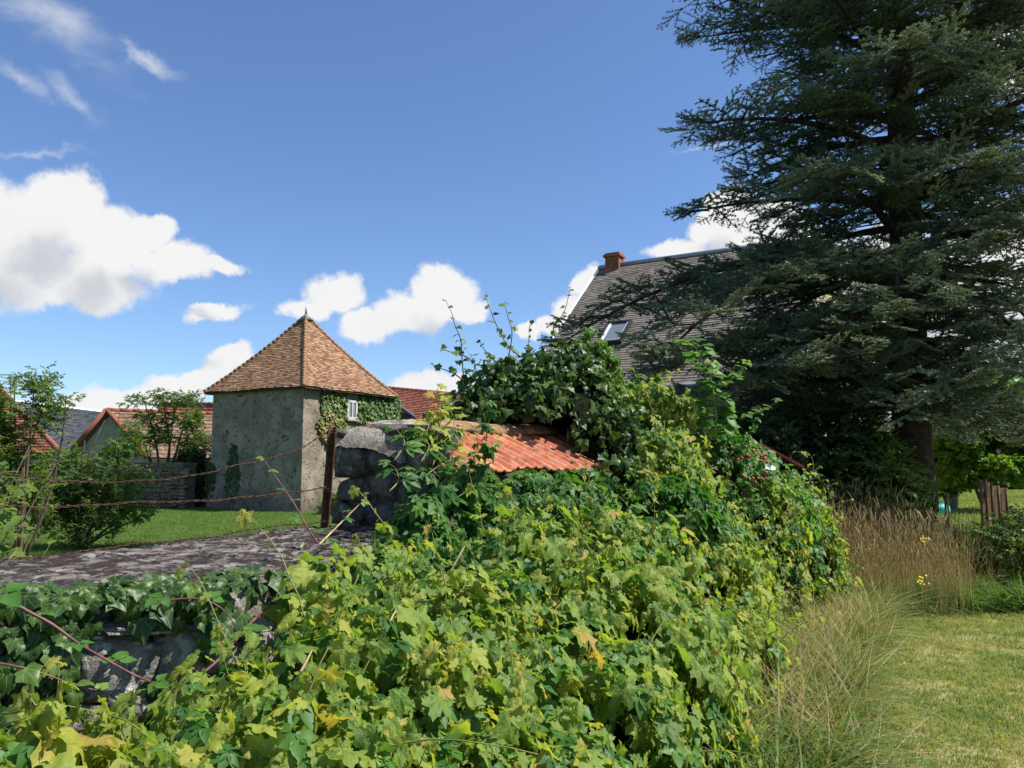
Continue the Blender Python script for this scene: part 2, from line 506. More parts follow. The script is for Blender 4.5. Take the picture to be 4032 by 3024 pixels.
def render_wall_mat(name, a, bcol, stain, stone=1.0):
    m, t, b, _ = new_mat(name)
    g = obj_coord(t)
    n = t.noise(g, 1.4, 6, .6)
    col = t.mix(t.sm(n, .35, .65), a, bcol)
    # stones showing through the thin lime render
    st = t.vor(t.vm("MULTIPLY", t.vm("ADD", g, t.noise(g, 3.0, 3, col=True)), (1, 1, 1.7)), 4.2, "F1", 0)
    ids = t.vor(t.vm("MULTIPLY", t.vm("ADD", g, t.noise(g, 3.0, 3, col=True)), (1, 1, 1.7)), 4.2, "F1", 1)
    sp = t.n("ShaderNodeSeparateXYZ")
    t.put(sp.inputs[0], ids)
    mask = t.m("MULTIPLY", t.sm(st, .22, .38, 1, 0), t.sm(sp.outputs[0], .35, .45))
    mask = t.m("MULTIPLY", mask, t.sm(t.noise(g, 2.0, 3), .32, .48))
    scol = t.ramp(sp.outputs[1], [(0, (.07, .055, .04)), (.5, (.17, .125, .08)), (1, (.25, .225, .19))])
    col = t.mix(t.m("MULTIPLY", mask, stone), col, scol)
    spk = t.sm(t.noise(g, 9.0, 5, .7), .60, .68)
    col = t.mix(t.m("MULTIPLY", spk, .45), col, stain)
    dz = t.n("ShaderNodeSeparateXYZ")
    t.put(dz.inputs[0], g)
    low = t.m("MULTIPLY", t.sm(t.m("ADD", dz.outputs[2], t.m("MULTIPLY", n, 1.2)), .75, 1.6, 1, 0), .55)
    col = t.mix(low, col, (.085, .085, .06))
    t.put(b.inputs["Base Color"], col)
    b.inputs["Roughness"].default_value = .95
    b.inputs["Specular IOR Level"].default_value = .1
    hgt = t.m("ADD", t.noise(g, 12, 6, .75), t.m("MULTIPLY", t.m("MULTIPLY", mask, -1.0), .9))
    bump(t, b, hgt, 1.0, .05)
    return m


MAT["render"] = render_wall_mat("lime_render", (.22, .182, .138), (.36, .305, .235), (.10, .078, .056))
MAT["beige"] = render_wall_mat("beige_render", (.34, .31, .26), (.40, .36, .30), (.28, .25, .2), 0.1)
MAT["cream"] = plain("cream_render", (.34, .30, .17), .9, var=.08)
MAT["brickred"] = plain("red_brick", (.27, .095, .05), .85, var=.3, scale=6, bmp=.4)


def ground_mat():
    m, t, b, _ = new_mat("ground_soil_grass")
    g = t.n("ShaderNodeNewGeometry").outputs["Position"]
    n = t.noise(g, 1.1, 6, .6)
    n2 = t.noise(g, 14, 5, .7)
    lush = t.mix(t.sm(n2, .35, .65), (.050, .095, .018), (.085, .145, .028))
    dry = t.mix(t.sm(n2, .35, .65), (.17, .175, .055), (.33, .27, .13))
    sx = t.n("ShaderNodeSeparateXYZ")
    t.put(sx.inputs[0], g)
    side = t.sm(sx.outputs[0], 0.5, 2.0)
    mixf = t.m("MULTIPLY", side, t.sm(n, .30, .60))
    col = t.mix(mixf, lush, dry)
    t.put(b.inputs["Base Color"], col)
    b.inputs["Roughness"].default_value = 1
    b.inputs["Specular IOR Level"].default_value = .05
    bump(t, b, n2, .8, .03)
    return m


MAT["ground"] = ground_mat()


# ------------------------------------------------------------------ object helpers
def tag(o, label=None, cat=None, group=None, kind=None):
    if label:
        o["label"] = label
    if cat:
        o["category"] = cat
    if group:
        o["group"] = group
    if kind:
        o["kind"] = kind
    return o


def empty(name, loc=(0, 0, 0), rz=0.0):
    o = bpy.data.objects.new(name, None)
    o.location = loc
    o.rotation_euler = (0, 0, rz)
    COL.objects.link(o)
    return o


class MB:
    def __init__(self):
        self.v, self.f, self.s, self.smooth = [], [], [], []

    def add(self, vs, fs, shade=0.5, smooth=False):
        o = len(self.v)
        self.v.extend([tuple(p) for p in vs])
        for fc in fs:
            self.f.append(tuple(i + o for i in fc))
            self.s.append(shade)
            self.smooth.append(smooth)

    def box(self, c, size, rz=0.0, shade=0.5, mat=None):
        x, y, z = size[0] / 2, size[1] / 2, size[2] / 2
        vs = [Vector((sx * x, sy * y, sz * z)) for sx in (-1, 1) for sy in (-1, 1) for sz in (-1, 1)]
        M = mat if mat is not None else Matrix.Rotation(rz, 3, "Z")
        vs = [M @ v + Vector(c) for v in vs]
        self.add(vs, [(0, 1, 3, 2), (4, 6, 7, 5), (0, 4, 5, 1), (2, 3, 7, 6), (0, 2, 6, 4), (1, 5, 7, 3)], shade)

    def prism(self, poly, z0, z1, shade=0.5):
        n = len(poly)
        a = [(p[0], p[1], z0) for p in poly]
        b = [(p[0], p[1], z1) for p in poly]
        self.add(a + b, [tuple(range(n))[::-1], tuple(range(n, 2 * n))] + [(i, (i + 1) % n, n + (i + 1) % n, n + i) for i in range(n)], shade)

    def tube(self, pts, rad, sides=6, shade=0.5, cap=True):
        pts = [Vector(p) for p in pts]
        n = len(pts)
        if not hasattr(rad, "__len__"):
            rad = [rad] * n
        vs = []
        prev = None
        for i, p in enumerate(pts):
            tg = (pts[min(i + 1, n - 1)] - pts[max(i - 1, 0)])
            if tg.length < 1e-9:
                tg = Vector((0, 0, 1))
            tg.normalize()
            if prev is None:
                ref = Vector((0, 0, 1)) if abs(tg.z) < .9 else Vector((1, 0, 0))
                u = tg.cross(ref).normalized()
            else:
                u = (prev - tg * prev.dot(tg))
                u = u.normalized() if u.length > 1e-6 else tg.orthogonal().normalized()
            prev = u
            w = tg.cross(u)
            for k in range(sides):
                a = 2 * PI * k / sides
                vs.append(p + (u * math.cos(a) + w * math.sin(a)) * rad[i])
        fs = [(i * sides + k, i * sides + (k + 1) % sides, (i + 1) * sides + (k + 1) % sides, (i + 1) * sides + k) for i in range(n - 1) for k in range(sides)]
        if cap:
            fs.append(tuple(range(sides))[::-1])
            fs.append(tuple((n - 1) * sides + k for k in range(sides)))
        self.add(vs, fs, shade, True)

    def mesh(self, name, mat, uv=None):
        me = bpy.data.meshes.new(name)
        me.from_pydata(self.v, [], self.f)
        me.materials.append(mat)
        a = me.attributes.new("shade", "FLOAT", "FACE")
        a.data.foreach_set("value", self.s)
        me.polygons.foreach_set("use_smooth", self.smooth)
        if uv is not None:
            l = me.uv_layers.new(name="UVMap")
            vi = np.zeros(len(me.loops), dtype=np.int32)
            me.loops.foreach_get("vertex_index", vi)
            l.data.foreach_set("uv", np.asarray(uv, dtype=np.float32)[vi].ravel())
        me.update()
        return me

    def build(self, name, mat, parent=None):
        return link(name, self.mesh(name, mat), parent)


def link(name, me, parent=None, loc=None):
    o = bpy.data.objects.new(name, me)
    COL.objects.link(o)
    if parent is not None:
        o.parent = parent
    if loc is not None:
        o.location = loc
    return o


def rel(o, parent):
    """parent o (built in world coordinates) under a parent that stands elsewhere"""
    o.parent = parent
    o.matrix_parent_inverse = parent.matrix_basis.inverted()
    return o


def euler_arrays(nrm, tip):
    """leaf z axis = nrm, y axis = tip projected; returns euler XYZ Nx3"""
    z = nrm / np.linalg.norm(nrm, axis=1, keepdims=True)
    y = tip - (tip * z).sum(1, keepdims=True) * z
    ln = np.linalg.norm(y, axis=1, keepdims=True)
    y = np.where(ln > 1e-5, y / np.maximum(ln, 1e-6), np.array([[1.0, 0, 0]]))
    x = np.cross(y, z)
    # matrix columns x y z ; R = Rz Ry Rx
    m20 = x[:, 2]
    ry = np.arcsin(np.clip(-m20, -1, 1))
    rx = np.arctan2(y[:, 2], z[:, 2])
    rz = np.arctan2(x[:, 1], x[:, 0])
    return np.stack([rx, ry, rz], 1)


_pro = {}


def proto_obj(me):
    if me.name not in _pro:
        _pro[me.name] = bpy.data.objects.new("source_" + me.name, me)
    return _pro[me.name]


def scatter(name, protos, pos, eul, scl, tint, parent=None, mat=None):
    """many small alike pieces as ONE object (instances of the protos on a point cloud)"""
    n = len(pos)
    me = bpy.data.meshes.new(name)
    me.vertices.add(n)
    me.vertices.foreach_set("co", np.asarray(pos, dtype=np.float32).ravel())
    for nm, ty, arr, key in (("rot", "FLOAT_VECTOR", eul, "vector"), ("scl", "FLOAT", scl, "value"), ("tint", "FLOAT", tint, "value")):
        a = me.attributes.new(nm, ty, "POINT")
        a.data.foreach_set(key, np.asarray(arr, dtype=np.float32).ravel())
    a = me.attributes.new("idx", "INT", "POINT")
    a.data.foreach_set("value", rng.integers(0, len(protos), n).astype(np.int32))
    if mat:
        me.materials.append(mat)
    o = link(name, me, parent)
    g = bpy.data.node_groups.new(name, "GeometryNodeTree")
    g.interface.new_socket("Geometry", in_out="INPUT", socket_type="NodeSocketGeometry")
    g.interface.new_socket("Geometry", in_out="OUTPUT", socket_type="NodeSocketGeometry")
    N = g.nodes
    gi, go = N.new("NodeGroupInput"), N.new("NodeGroupOutput")
    iop = N.new("GeometryNodeInstanceOnPoints")
    join = N.new("GeometryNodeGeometryToInstance")
    for p in protos[::-1]:
        oi = N.new("GeometryNodeObjectInfo")
        oi.inputs["Object"].default_value = proto_obj(p)
        g.links.new(oi.outputs["Geometry"], join.inputs[0])

    def named(nm, ty):
        nd = N.new("GeometryNodeInputNamedAttribute")
        nd.data_type = ty
        nd.inputs[0].default_value = nm
        return [s for s in nd.outputs if s.enabled][0]
    e2r = N.new("FunctionNodeEulerToRotation")
    g.links.new(named("rot", "FLOAT_VECTOR"), e2r.inputs[0])
    g.links.new(e2r.outputs[0], iop.inputs["Rotation"])
    g.links.new(named("scl", "FLOAT"), iop.inputs["Scale"])
    g.links.new(named("idx", "INT"), iop.inputs["Instance Index"])
    iop.inputs["Pick Instance"].default_value = True
    g.links.new(gi.outputs[0], iop.inputs["Points"])
    g.links.new(join.outputs[0], iop.inputs["Instance"])
    g.links.new(iop.outputs[0], go.inputs[0])
    md = o.modifiers.new("scatter", "NODES")
    md.node_group = g
    o["kind"] = "stuff"
    return o


def plant_leaves(parent, protos, pos, eul, scl, tint, n_single=0, single="leaf", mass="foliage", near=(0, 0, EYE)):
    """the nearest leaves one by one as parts, the rest as one mass"""
    pos = np.asarray(pos)
    d = np.linalg.norm(pos - np.array(near), axis=1) / np.maximum(scl, 1e-6)
    order = np.argsort(d)
    one, rest = order[:n_single], order[n_single:]
    for i in one:
        o = bpy.data.objects.new(single, protos[int(rng.integers(0, len(protos)))])
        o.location = pos[i]
        o.rotation_euler = eul[i]
        o.scale = (scl[i],) * 3
        o["tint"] = float(tint[i])
        o.parent = parent
        COL.objects.link(o)
    if len(rest):
        scatter(mass, protos, pos[rest], eul[rest], scl[rest], tint[rest], parent)


def unit(n):
    v = rng.normal(size=(n, 3))
    return v / np.linalg.norm(v, axis=1, keepdims=True)


def fbm(x, y, z=0.0, seed=0.0, oct=4):
    """cheap smooth noise in numpy, about -1..1"""
    s = 0
    a = 1.0
    f = 1.0
    tot = 0
    for o in range(oct):
        p = seed * 1.7 + o * 5.3
        s = s + a * (np.sin(x * f * 1.9 + 1.3 * np.sin(y * f * 1.4 + p) + p) * np.cos(y * f * 2.1 + 1.1 * np.sin(x * f * 1.2 - p + z * f) - p) + .5 * np.sin((x + y + z) * f * 2.7 + p * 2))
        tot += a * 1.5
        a *= .55
        f *= 2.03
    return s / tot


# ------------------------------------------------------------------ leaf shapes (unit size, petiole at origin, tip along +Y)
def blade_mesh(name, outline, mat, centre=(0, .45), droop=.25, cup=.12, wave=.05, seed=1, ring=True):
    """outline closed polygon; fan with a middle ring so that the blade bends"""
    mb = MB()
    n = len(outline)
    r = random.Random(seed)
    ph = r.uniform(0, 6)

    def zf(x, y):
        return -droop * y * y + cup * abs(x) * 1.2 - cup * x * x * 2 + wave * math.sin(x * 9 + ph) * math.cos(y * 8 + ph)
    vs = [(centre[0], centre[1], zf(*centre))]
    uv = [centre]
    if ring:
        for (x, y) in outline:
            xx, yy = centre[0] + (x - centre[0]) * .55, centre[1] + (y - centre[1]) * .55
            vs.append((xx, yy, zf(xx, yy)))
            uv.append((xx, yy))
    for (x, y) in outline:
        vs.append((x, y, zf(x, y)))
        uv.append((x, y))
    fs = [(0, 1 + i, 1 + (i + 1) % n) for i in range(n)]
    if ring:
        fs += [(1 + i, 1 + n + i, 1 + n + (i + 1) % n, 1 + (i + 1) % n) for i in range(n)]
    mb.add(vs, fs, .5, True)
    return mb.mesh(name, mat, uv)


def vine_outline(seed, n=38, jag=.085):
    r = random.Random(seed)
    lobes = [(90, .60, 30), (90 - 60, .55, 27), (90 + 60, .55, 27), (90 - 120, .48, 30), (90 + 120, .48, 30)]
    out = []
    for i in range(n):
        a = -90 + 8 + (360 - 16) * i / (n - 1)
        rr = .34
        for (c, L, w) in lobes:
            dd = abs((a - c + 180) % 360 - 180)
            rr = max(rr, L * math.exp(-(dd / w) ** 2 * .5))
        rr *= 1 + (jag if i % 2 else -jag) + r.uniform(-.04, .04)
        if i in (0, n - 1):
            rr = .20
        out.append((rr * math.cos(R(a)), .36 + rr * math.sin(R(a))))
    return out


VINE = [blade_mesh("vine_leaf", vine_outline(s), MAT["vine"], (0, .36), droop=.25 + .25 * s, cup=.18 * (s - 1), wave=.09, seed=s) for s in range(3)]


def ivy_outline(seed):
    r = random.Random(seed)
    pts = [(.05, -.02), (.22, -.12), (.42, -.06), (.42, .12), (.54, .36), (.33, .46), (.20, .66), (.0, .92)]
    pts = [(x * r.uniform(.9, 1.1), y) for x, y in pts]
    return pts + [(-x, y) for x, y in pts[::-1][1:]]


IVY = [blade_mesh("ivy_leaf", ivy_outline(s), MAT["ivy"], (0, .30), droop=.35, cup=-.14 + .14 * s, wave=.08, seed=s, ring=True) for s in range(3)]
WIVY = [blade_mesh("wall_creeper_leaf", ivy_outline(s + 5), MAT["wallivy"], (0, .30), droop=.2, cup=-.05, seed=s, ring=False) for s in range(2)]


def ovate(l, w, n=5, ser=0.0, base=.05):
    right = []
    for i in range(n + 1):
        tt = i / n
        x = w * math.sin(PI * tt ** .72) ** .85 * (1 - .35 * tt) * 1.15 if 0 < tt < 1 else 0
        if ser and i % 2:
            x *= 1 + ser
        right.append((x, base + l * tt))
    return right[:-1] + [(0, base + l)] + [(-x, y) for x, y in right[1:-1][::-1]]


def compound(name, mat, leaflets, seed=0, ser=0.08, n=6):
    """leaflets: (angle deg, length, halfwidth, droop)"""
    mb = MB()
    uvs = []
    r = random.Random(seed)
    for (ang, l, w, dr) in leaflets:
        ol = ovate(l, w, n, ser)
        k = len(ol)
        ca, sa = math.cos(R(ang)), math.sin(R(ang))
        fold = .35
        vs = []
        mid = [(0, .05 + l * q) for q in (.25, .5, .75)]
        allp = ol + mid
        for (x, y) in allp:
            y2 = y * math.cos(dr * y)
            z = -math.sin(dr) * y * y + fold * abs(x) + .02 * math.sin(12 * y + seed)
            vs.append((x * ca + y2 * sa, -x * sa + y2 * ca, z))
            uvs.append((x, y))
        base_i, m1, m2, m3 = 0, k, k + 1, k + 2
        chain = [0, m1, m2, m3]
        tip = n
        fs = []
        # right side indices 0..n, left side n..k-1,0
        rs = list(range(0, n + 1))
        ls = [0] + list(range(k - 1, n - 1, -1))

        def midof(i):
            q = i / n
            return m1 if q < .38 else (m2 if q < .63 else m3)
        for side, flip in ((rs, False), (ls, True)):
            for i in range(len(side) - 1):
                a, b_ = side[i], side[i + 1]
                ma, mb_ = midof(i), midof(i + 1)
                tri = [a, b_, mb_] if True else None
                if a == 0 and i == 0:
                    f_ = (0, b_, midof(1))
                    fs.append(f_ if not flip else f_[::-1])
                    continue
                if b_ == tip:
                    f_ = (a, tip, ma)
                    fs.append(f_ if not flip else f_[::-1])
                    continue
                if ma == mb_:
                    f_ = (a, b_, ma)
                    fs.append(f_ if not flip else f_[::-1])
                else:
                    f_ = (a, b_, mb_, ma)
                    fs.append(f_ if not flip else f_[::-1])
        mb.add(vs, fs, .5, True)
    return mb.mesh(name, mat, uvs)


CREEP = [compound("creeper_leaf", MAT["creeper"], [(0, .62, .15, .7), (42, .56, .13, .7), (-42, .56, .13, .7), (85, .42, .11, .6), (-85, .42, .11, .6)], s, ser=.05) for s in range(2)]
BRAM = [compound("bramble_leaf", MAT["bramble"], [(0, .62, .22, .25), (78, .50, .19, .2), (-78, .50, .19, .2)], s, ser=.10, n=8) for s in range(2)]


def sprig(name, mat, n=9, ll=.32, lw=.09, seed=0, stem=True, spread=55):
    """a leafy twig, length 1"""
    r = random.Random(seed)
    mb = MB()
    for i in range(n):
        tt = .15 + .85 * i / (n - 1)
        side = 1 if i % 2 else -1
        ang = side * R(spread + r.uniform(-15, 15)) if i < n - 1 else 0
        roll = r.uniform(-.9, .9)
        base = Vector((0, tt, .04 * math.sin(tt * 5)))
        L = ll * r.uniform(.75, 1.2)
        w = lw * r.uniform(.85, 1.2)
        M = Matrix.Rotation(-ang, 3, "Z") @ Matrix.Rotation(roll, 3, "Y") @ Matrix.Rotation(r.uniform(-.5, .4), 3, "X")
        pts = [(0, 0, 0), (w, L * .4, .03), (w * .75, L * .75, 0), (0, L, -.05), (-w * .75, L * .75, 0), (-w, L * .4, .03), (0, L * .5, -.02)]
        vs = [M @ Vector(p) + base for p in pts]
        mb.add(vs, [(0, 1, 6), (1, 2, 6), (2, 3, 6), (3, 4, 6), (4, 5, 6), (5, 0, 6)], r.random(), False)
    if stem:
        mb.tube([(0, 0, 0), (0, .5, .03), (0, 1, 0)], [.012, .009, .005], 3)
    return mb.mesh(name, mat, [(v[0], v[1]) for v in mb.v])


SHRUB = [sprig("shrub_sprig", MAT["shrub"], 10, .30, .09, s) for s in range(3)]
LIME = [sprig("lime_sprig", MAT["limeleaf"], 10, .34, .13, s) for s in range(2)]
HEDGE = [sprig("hedge_sprig", MAT["hedgeleaf"], 10, .36, .14, s) for s in range(2)]
BIGLEAF = [sprig("plum_sprig", MAT["shrub"], 9, .36, .12, s + 9) for s in range(2)]


def cedar_spray(name, seed):
    """flat branchlet of unit length with tufts of needles"""
    r = random.Random(seed)
    mb = MB()

    def tuft(p, size, shade):
        k = 7
        a0 = r.uniform(0, 6.28)
        vs, fs = [], []
        for i in range(k):
            a = a0 + 2 * PI * i / k
            el = r.uniform(-.25, .9)
            dv = Vector((math.cos(a) * math.cos(el), math.sin(a) * math.cos(el), math.sin(el)))
            s = dv.orthogonal().normalized() * size * .2
            b = len(vs)
            vs += [p + s, p - s, p + dv * size]
            fs.append((b, b + 1, b + 2))
        mb.add(vs, fs, shade)
    axes = [((0, 0, 0), (0, 1, .06))]
    for i in range(6):
        tt = .12 + .14 * i
        side = 1 if i % 2 else -1
        L = .42 * (1 - tt) + .14
        a = side * R(r.uniform(42, 62))
        axes.append(((0, tt, .06 * tt), (math.sin(a) * L, tt + math.cos(a) * L, .06 * tt + r.uniform(-.06, .05))))
    for a, b in axes:
        a, b = Vector(a), Vector(b)
        L = (b - a).length
        mb.tube([a, (a + b) / 2, b], [.009, .007, .004], 3, .0, cap=False)
        m = max(2, int(L / .075))
        for j in range(m):
            q = (j + .6) / m
            p = a.lerp(b, q) + Vector((r.uniform(-.012, .012), r.uniform(-.012, .012), r.uniform(0, .012)))
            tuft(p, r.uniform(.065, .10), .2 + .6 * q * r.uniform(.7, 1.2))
    return mb.mesh(name, MAT["needles"])


CEDAR = [cedar_spray("cedar_spray", s) for s in range(4)]


def grass_tuft(name, mat, n, h, spread, width, lean, seed, heads=0):
    r = random.Random(seed)
    mb = MB()
    for i in range(n):
        a = r.uniform(0, 2 * PI)
        rr = spread * math.sqrt(r.random())
        base = Vector((rr * math.cos(a), rr * math.sin(a), 0))
        la = r.uniform(0, 2 * PI)
        ln = lean * r.uniform(.2, 1.0)
        H = h * r.uniform(.55, 1.0)
        ld = Vector((math.cos(la), math.sin(la), 0))
        sd = Vector((-ld.y, ld.x, 0)) * width
        seg = 4 if h > .5 else 3
        vs, fs = [], []
        for k in range(seg + 1):
            q = k / seg
            p = base + ld * (ln * H * q * q) + Vector((0, 0, H * (q - ln * .35 * q * q)))
            w = sd * (1 - q) if k < seg else sd * 0.05
            vs += [p - w, p + w]
        for k in range(seg):
            fs.append((2 * k, 2 * k + 1, 2 * k + 3, 2 * k + 2))
        mb.add(vs, fs, r.random())
        if heads and r.random() < heads:
            top = (Vector(vs[-1]) + Vector(vs[-2])) / 2
            dr = (top - Vector(vs[-3])).normalized()
            L = h * r.uniform(.06, .13)
            mb.tube([top - dr * L * .2, top + dr * L * .3, top + dr * L * .75, top + dr * L], [width * .6, width * 1.35, width * 1.1, width * .3], 4, r.random(), cap=False)
    return mb.mesh(name, mat, [(0, .5)] * len(mb.v))


LAWN = [grass_tuft("lawn_tuft", MAT["grass"], 16, .045, .07, .0030, .9, s) for s in range(3)]
LAWNFAR = [grass_tuft("far_lawn_tuft", MAT["grass"], 14, .07, .14, .006, .7, s + 3) for s in range(2)]
TALLG = [grass_tuft("tall_grass_tuft", MAT["grass"], 12, .42, .07, .010, 2.2, s + 6) for s in range(3)]
DRYG = [grass_tuft("dry_grass_tuft", MAT["drygrass"], 9, 1.0, .10, .0032, .38, s + 12, heads=.8) for s in range(4)]
FLOPG = [grass_tuft("flopped_straw", MAT["drygrass"], 9, .66, .08, .0046, 1.7, s + 22, heads=0) for s in range(2)]


# ------------------------------------------------------------------ terrain
def ground_z(x, y):
    x, y = np.asarray(x, float), np.asarray(y, float)
    s = np.clip((y - 9.2) / 1.8, 0, 1)
    s = s * s * (3 - 2 * s)
    q = np.clip((x - 1.5) / 1.5, 0, 1)
    q = q * q * (3 - 2 * q)
    far = np.clip((y - 60) / 60, 0, 1)
    return .5 * s * q * (1 - far) + .03 * fbm(x * .5, y * .5, 0, 3) * np.clip(1 - np.hypot(x, y) / 60, 0, 1)


def terrain():
    nx = 150
    lin = np.linspace(-1, 1, nx)
    g = np.sign(lin) * (np.abs(lin) ** 3) * 900 + lin * 14
    gx, gy = np.meshgrid(g + 2, g + 9)
    z = ground_z(gx, gy)
    mb = MB()
    mb.v = [tuple(p) for p in np.stack([gx.ravel(), gy.ravel(), z.ravel()], 1)]
    mb.f = [(j * nx + i, j * nx + i + 1, (j + 1) * nx + i + 1, (j + 1) * nx + i) for j in range(nx - 1) for i in range(nx - 1)]
    mb.s = [.5] * len(mb.f)
    mb.smooth = [True] * len(mb.f)
    tag(mb.build("ground", MAT["ground"]), kind="structure")


terrain()


# ------------------------------------------------------------------ tiled roof field
def tile_field(mb, pos, h_len, w_fn, course, tw, thick=.02, lift=.018, jit=.012, seed=0, gap=.02):
    """pos(u,v)->Vector with u,v in 0..1 (v up the slope); h_len slope length; w_fn(v) width at v"""
    r = random.Random(seed)
    rows = max(1, int(round(h_len / course)))
    for j in range(rows):
        v0, v1 = j / rows, min(1.0, (j + 1.35) / rows)
        wdt = w_fn((j + .3) / rows)
        n = max(1, int(round(wdt / tw)))
        off = .5 if j % 2 else 0.0
        rowj = r.uniform(-jit, jit) * .6
        for i in range(-1 if off else 0, n):
            a, b = max(0, (i + off + gap) / n), min(1, (i + 1 + off - gap) / n)
            if b - a < .15 / n:
                continue
            p0, p1, p2, p3 = pos(a, v0), pos(b, v0), pos(b, v1), pos(a, v1)
            nr = (p1 - p0).cross(p3 - p0)
            if nr.length < 1e-9:
                nr = (p1 - p0).cross(p2 - p0)
            nr.normalize()
            dn = (p0 - p3)
            dn = dn.normalized() if dn.length > 1e-9 else Vector((0, 0, -1))
            lf = lift + r.uniform(-.004, .006)
            dd = dn * (r.uniform(-jit, jit) + rowj)
            a0, a1 = p0 + nr * (lf + thick) + dd, p1 + nr * (lf + thick) + dd
            b0, b1 = p0 + nr * lf + dd, p1 + nr * lf + dd
            c2, c3 = p2 + nr * .004, p3 + nr * .004
            mb.add([a0, a1, c2, c3, b0, b1], [(0, 1, 2, 3), (0, 4, 5, 1), (0, 3, 4), (1, 5, 2)], r.random())


# ------------------------------------------------------------------ dovecote
def dovecote():
    hw = 3.15
    cx = (303 - 512) / F
    ccen = Vector((cx * (25.3 + hw), 25.3 + hw, 0))
    to = Vector((-ccen.x, -ccen.y, 0)).normalized()
    ang = math.atan2(to.y, to.x)
    root = empty("dovecote", ccen)
    tag(root, "square rendered stone dovecote with steep orange tiled pyramid roof on the lawn", "dovecote")
    ze = 4.14
    apex = Vector((0, 0, P(303, 316, ccen.y).z))

    def corner(k, r_):
        a = ang + k * PI / 2
        return Vector((r_ * math.cos(a), r_ * math.sin(a), 0))
    # walls, one slab of masonry per side with a slight batter at the foot
    W_ = MB()
    N = 26
    for k in range(4):
        a, b = corner(k, hw), corner(k + 1, hw)
        nrm = ((a + b) / 2).normalized()
        rows = 18
        vs = []
        for j in range(rows + 1):
            z = (ze + .12) * j / rows
            for i in range(N + 1):
                p = a.lerp(b, i / N)
                edge = min(i, N - i) / N
                bat = .10 * max(0, 1 - z / 1.2) if edge > 0 else .10 * max(0, 1 - z / 1.2)
                q = p * (1 + bat / hw)
                if edge > 0.01:
                    q = q + nrm * (.022 * float(fbm(p.x * 1.5 + k, p.y * 1.5, z * 1.4, 2)))
                vs.append((q.x, q.y, z))
        W_.add(vs, [(j * (N + 1) + i, j * (N + 1) + i + 1, (j + 1) * (N + 1) + i + 1, (j + 1) * (N + 1) + i) for j in range(rows) for i in range(N)], .5, True)
    W_.build("wall", MAT["render"], root)
    rw = hw + .32
    zr = ze - .03

    def face(k):
        a, b = corner(k, rw), corner(k + 1, rw)

        def pos(u, v):
            vv = v
            z = zr + (apex.z - zr) * (vv - .16 * vv * (1 - vv))
            base = a.lerp(b, u)
            p = base * (1 - vv)
            sag = .05 * math.sin(u * PI) * math.sin(min(1, v * 1.2) * PI)
            eav = .04 * fbm(u * 5, k * 3.0, 0, 4) * (1 - v)
            return Vector((p.x, p.y, z - sag + float(eav)))
        return pos, (a - b).length
    tiles = MB()
    under = MB()
    for k in range(4):
        pos, wl = face(k)
        sl_ = (pos(.5, 1) - pos(.5, 0)).length
        if k in (0, 3):
            tile_field(tiles, pos, sl_, lambda v: wl * (1 - v), .088, .15, thick=.014, lift=.014, seed=k)
        else:
            tile_field(tiles, pos, sl_, lambda v: wl * (1 - v), .2, .33, seed=k)
        for j in range(8):
            v0_, v1_ = j / 8, (j + 1) / 8
            for i in range(6):
                under.add([pos(i / 6, v0_) - Vector((0, 0, .05)), pos((i + 1) / 6, v0_) - Vector((0, 0, .05)), pos((i + 1) / 6, v1_) - Vector((0, 0, .05)), pos(i / 6, v1_) - Vector((0, 0, .05))], [(0, 1, 2, 3)])
        a_, b_ = pos(0, 0), pos(1, 0)
        under.add([a_ - Vector((0, 0, .05)), b_ - Vector((0, 0, .05)), b_ * .9 - Vector((0, 0, .05)) + Vector((0, 0, zr * .1)), a_ * .9 - Vector((0, 0, .05)) + Vector((0, 0, zr * .1))], [(0, 1, 2, 3)])
    roof = under.build("roof", MAT["timber"], root)
    tl = tiles.build("roof_tiles", MAT["tile_orange"], roof)
    tl["kind"] = "stuff"
    # rafter feet under the eaves
    for k in (0, 3):
        a, b = corner(k, hw + .02), corner(k + 1, hw + .02)
        nrm = ((a + b) / 2).normalized()
        for i in range(1, 12):
            p = a.lerp(b, i / 12) + nrm * .10 + Vector((0, 0, ze + .0))
            q = MB()
            q.box((0, 0, 0), (.07, .24, .07), math.atan2(nrm.y, nrm.x) - PI / 2)
            o = q.build("rafter_foot", MAT["timber"], roof)
            o.location = p
    # hip tiles
    q = MB()
    q.tube([(0, 0, 0), (0, .24, .0)], [.085, .07], 8)
    hip = q.mesh("hip_tile", MAT["tile_orange"])
    q.s = [.9] * len(q.s)
    for k in range(4):
        c0 = corner(k, rw)
        n = 24
        for i in range(n):
            v = (i + .0) / n
            z = zr + (apex.z - zr) * (v - .16 * v * (1 - v))
            v2 = (i + 1) / n
            z2 = zr + (apex.z - zr) * (v2 - .16 * v2 * (1 - v2))
            p = Vector((c0.x * (1 - v), c0.y * (1 - v), z + .015))
            p2 = Vector((c0.x * (1 - v2), c0.y * (1 - v2), z2 + .015))
            o = link("hip_tile", hip, roof)
            o.location = p
            o.rotation_euler = (p2 - p).to_track_quat("Y", "Z").to_euler()
            o.scale = (random.uniform(.9, 1.05), (p2 - p).length / .22, random.uniform(.9, 1.05))
    q = MB()
    q.tube([apex + Vector((0, 0, -.16)), apex + Vector((0, 0, .02)), apex + Vector((0, 0, .06))], [.30, .06, .05], 8)
    q.tube([apex + Vector((0, 0, .0)), apex + Vector((0, 0, .22)), apex + Vector((0, 0, .50))], [.055, .035, .008], 8)
    q.build("finial", MAT["zinc"], root)
    # little white casement window in the right wall
    a, b = corner(0, hw), corner(1, hw)
    if (ccen + b).x < (ccen + corner(3, hw)).x:
        b = corner(3, hw)
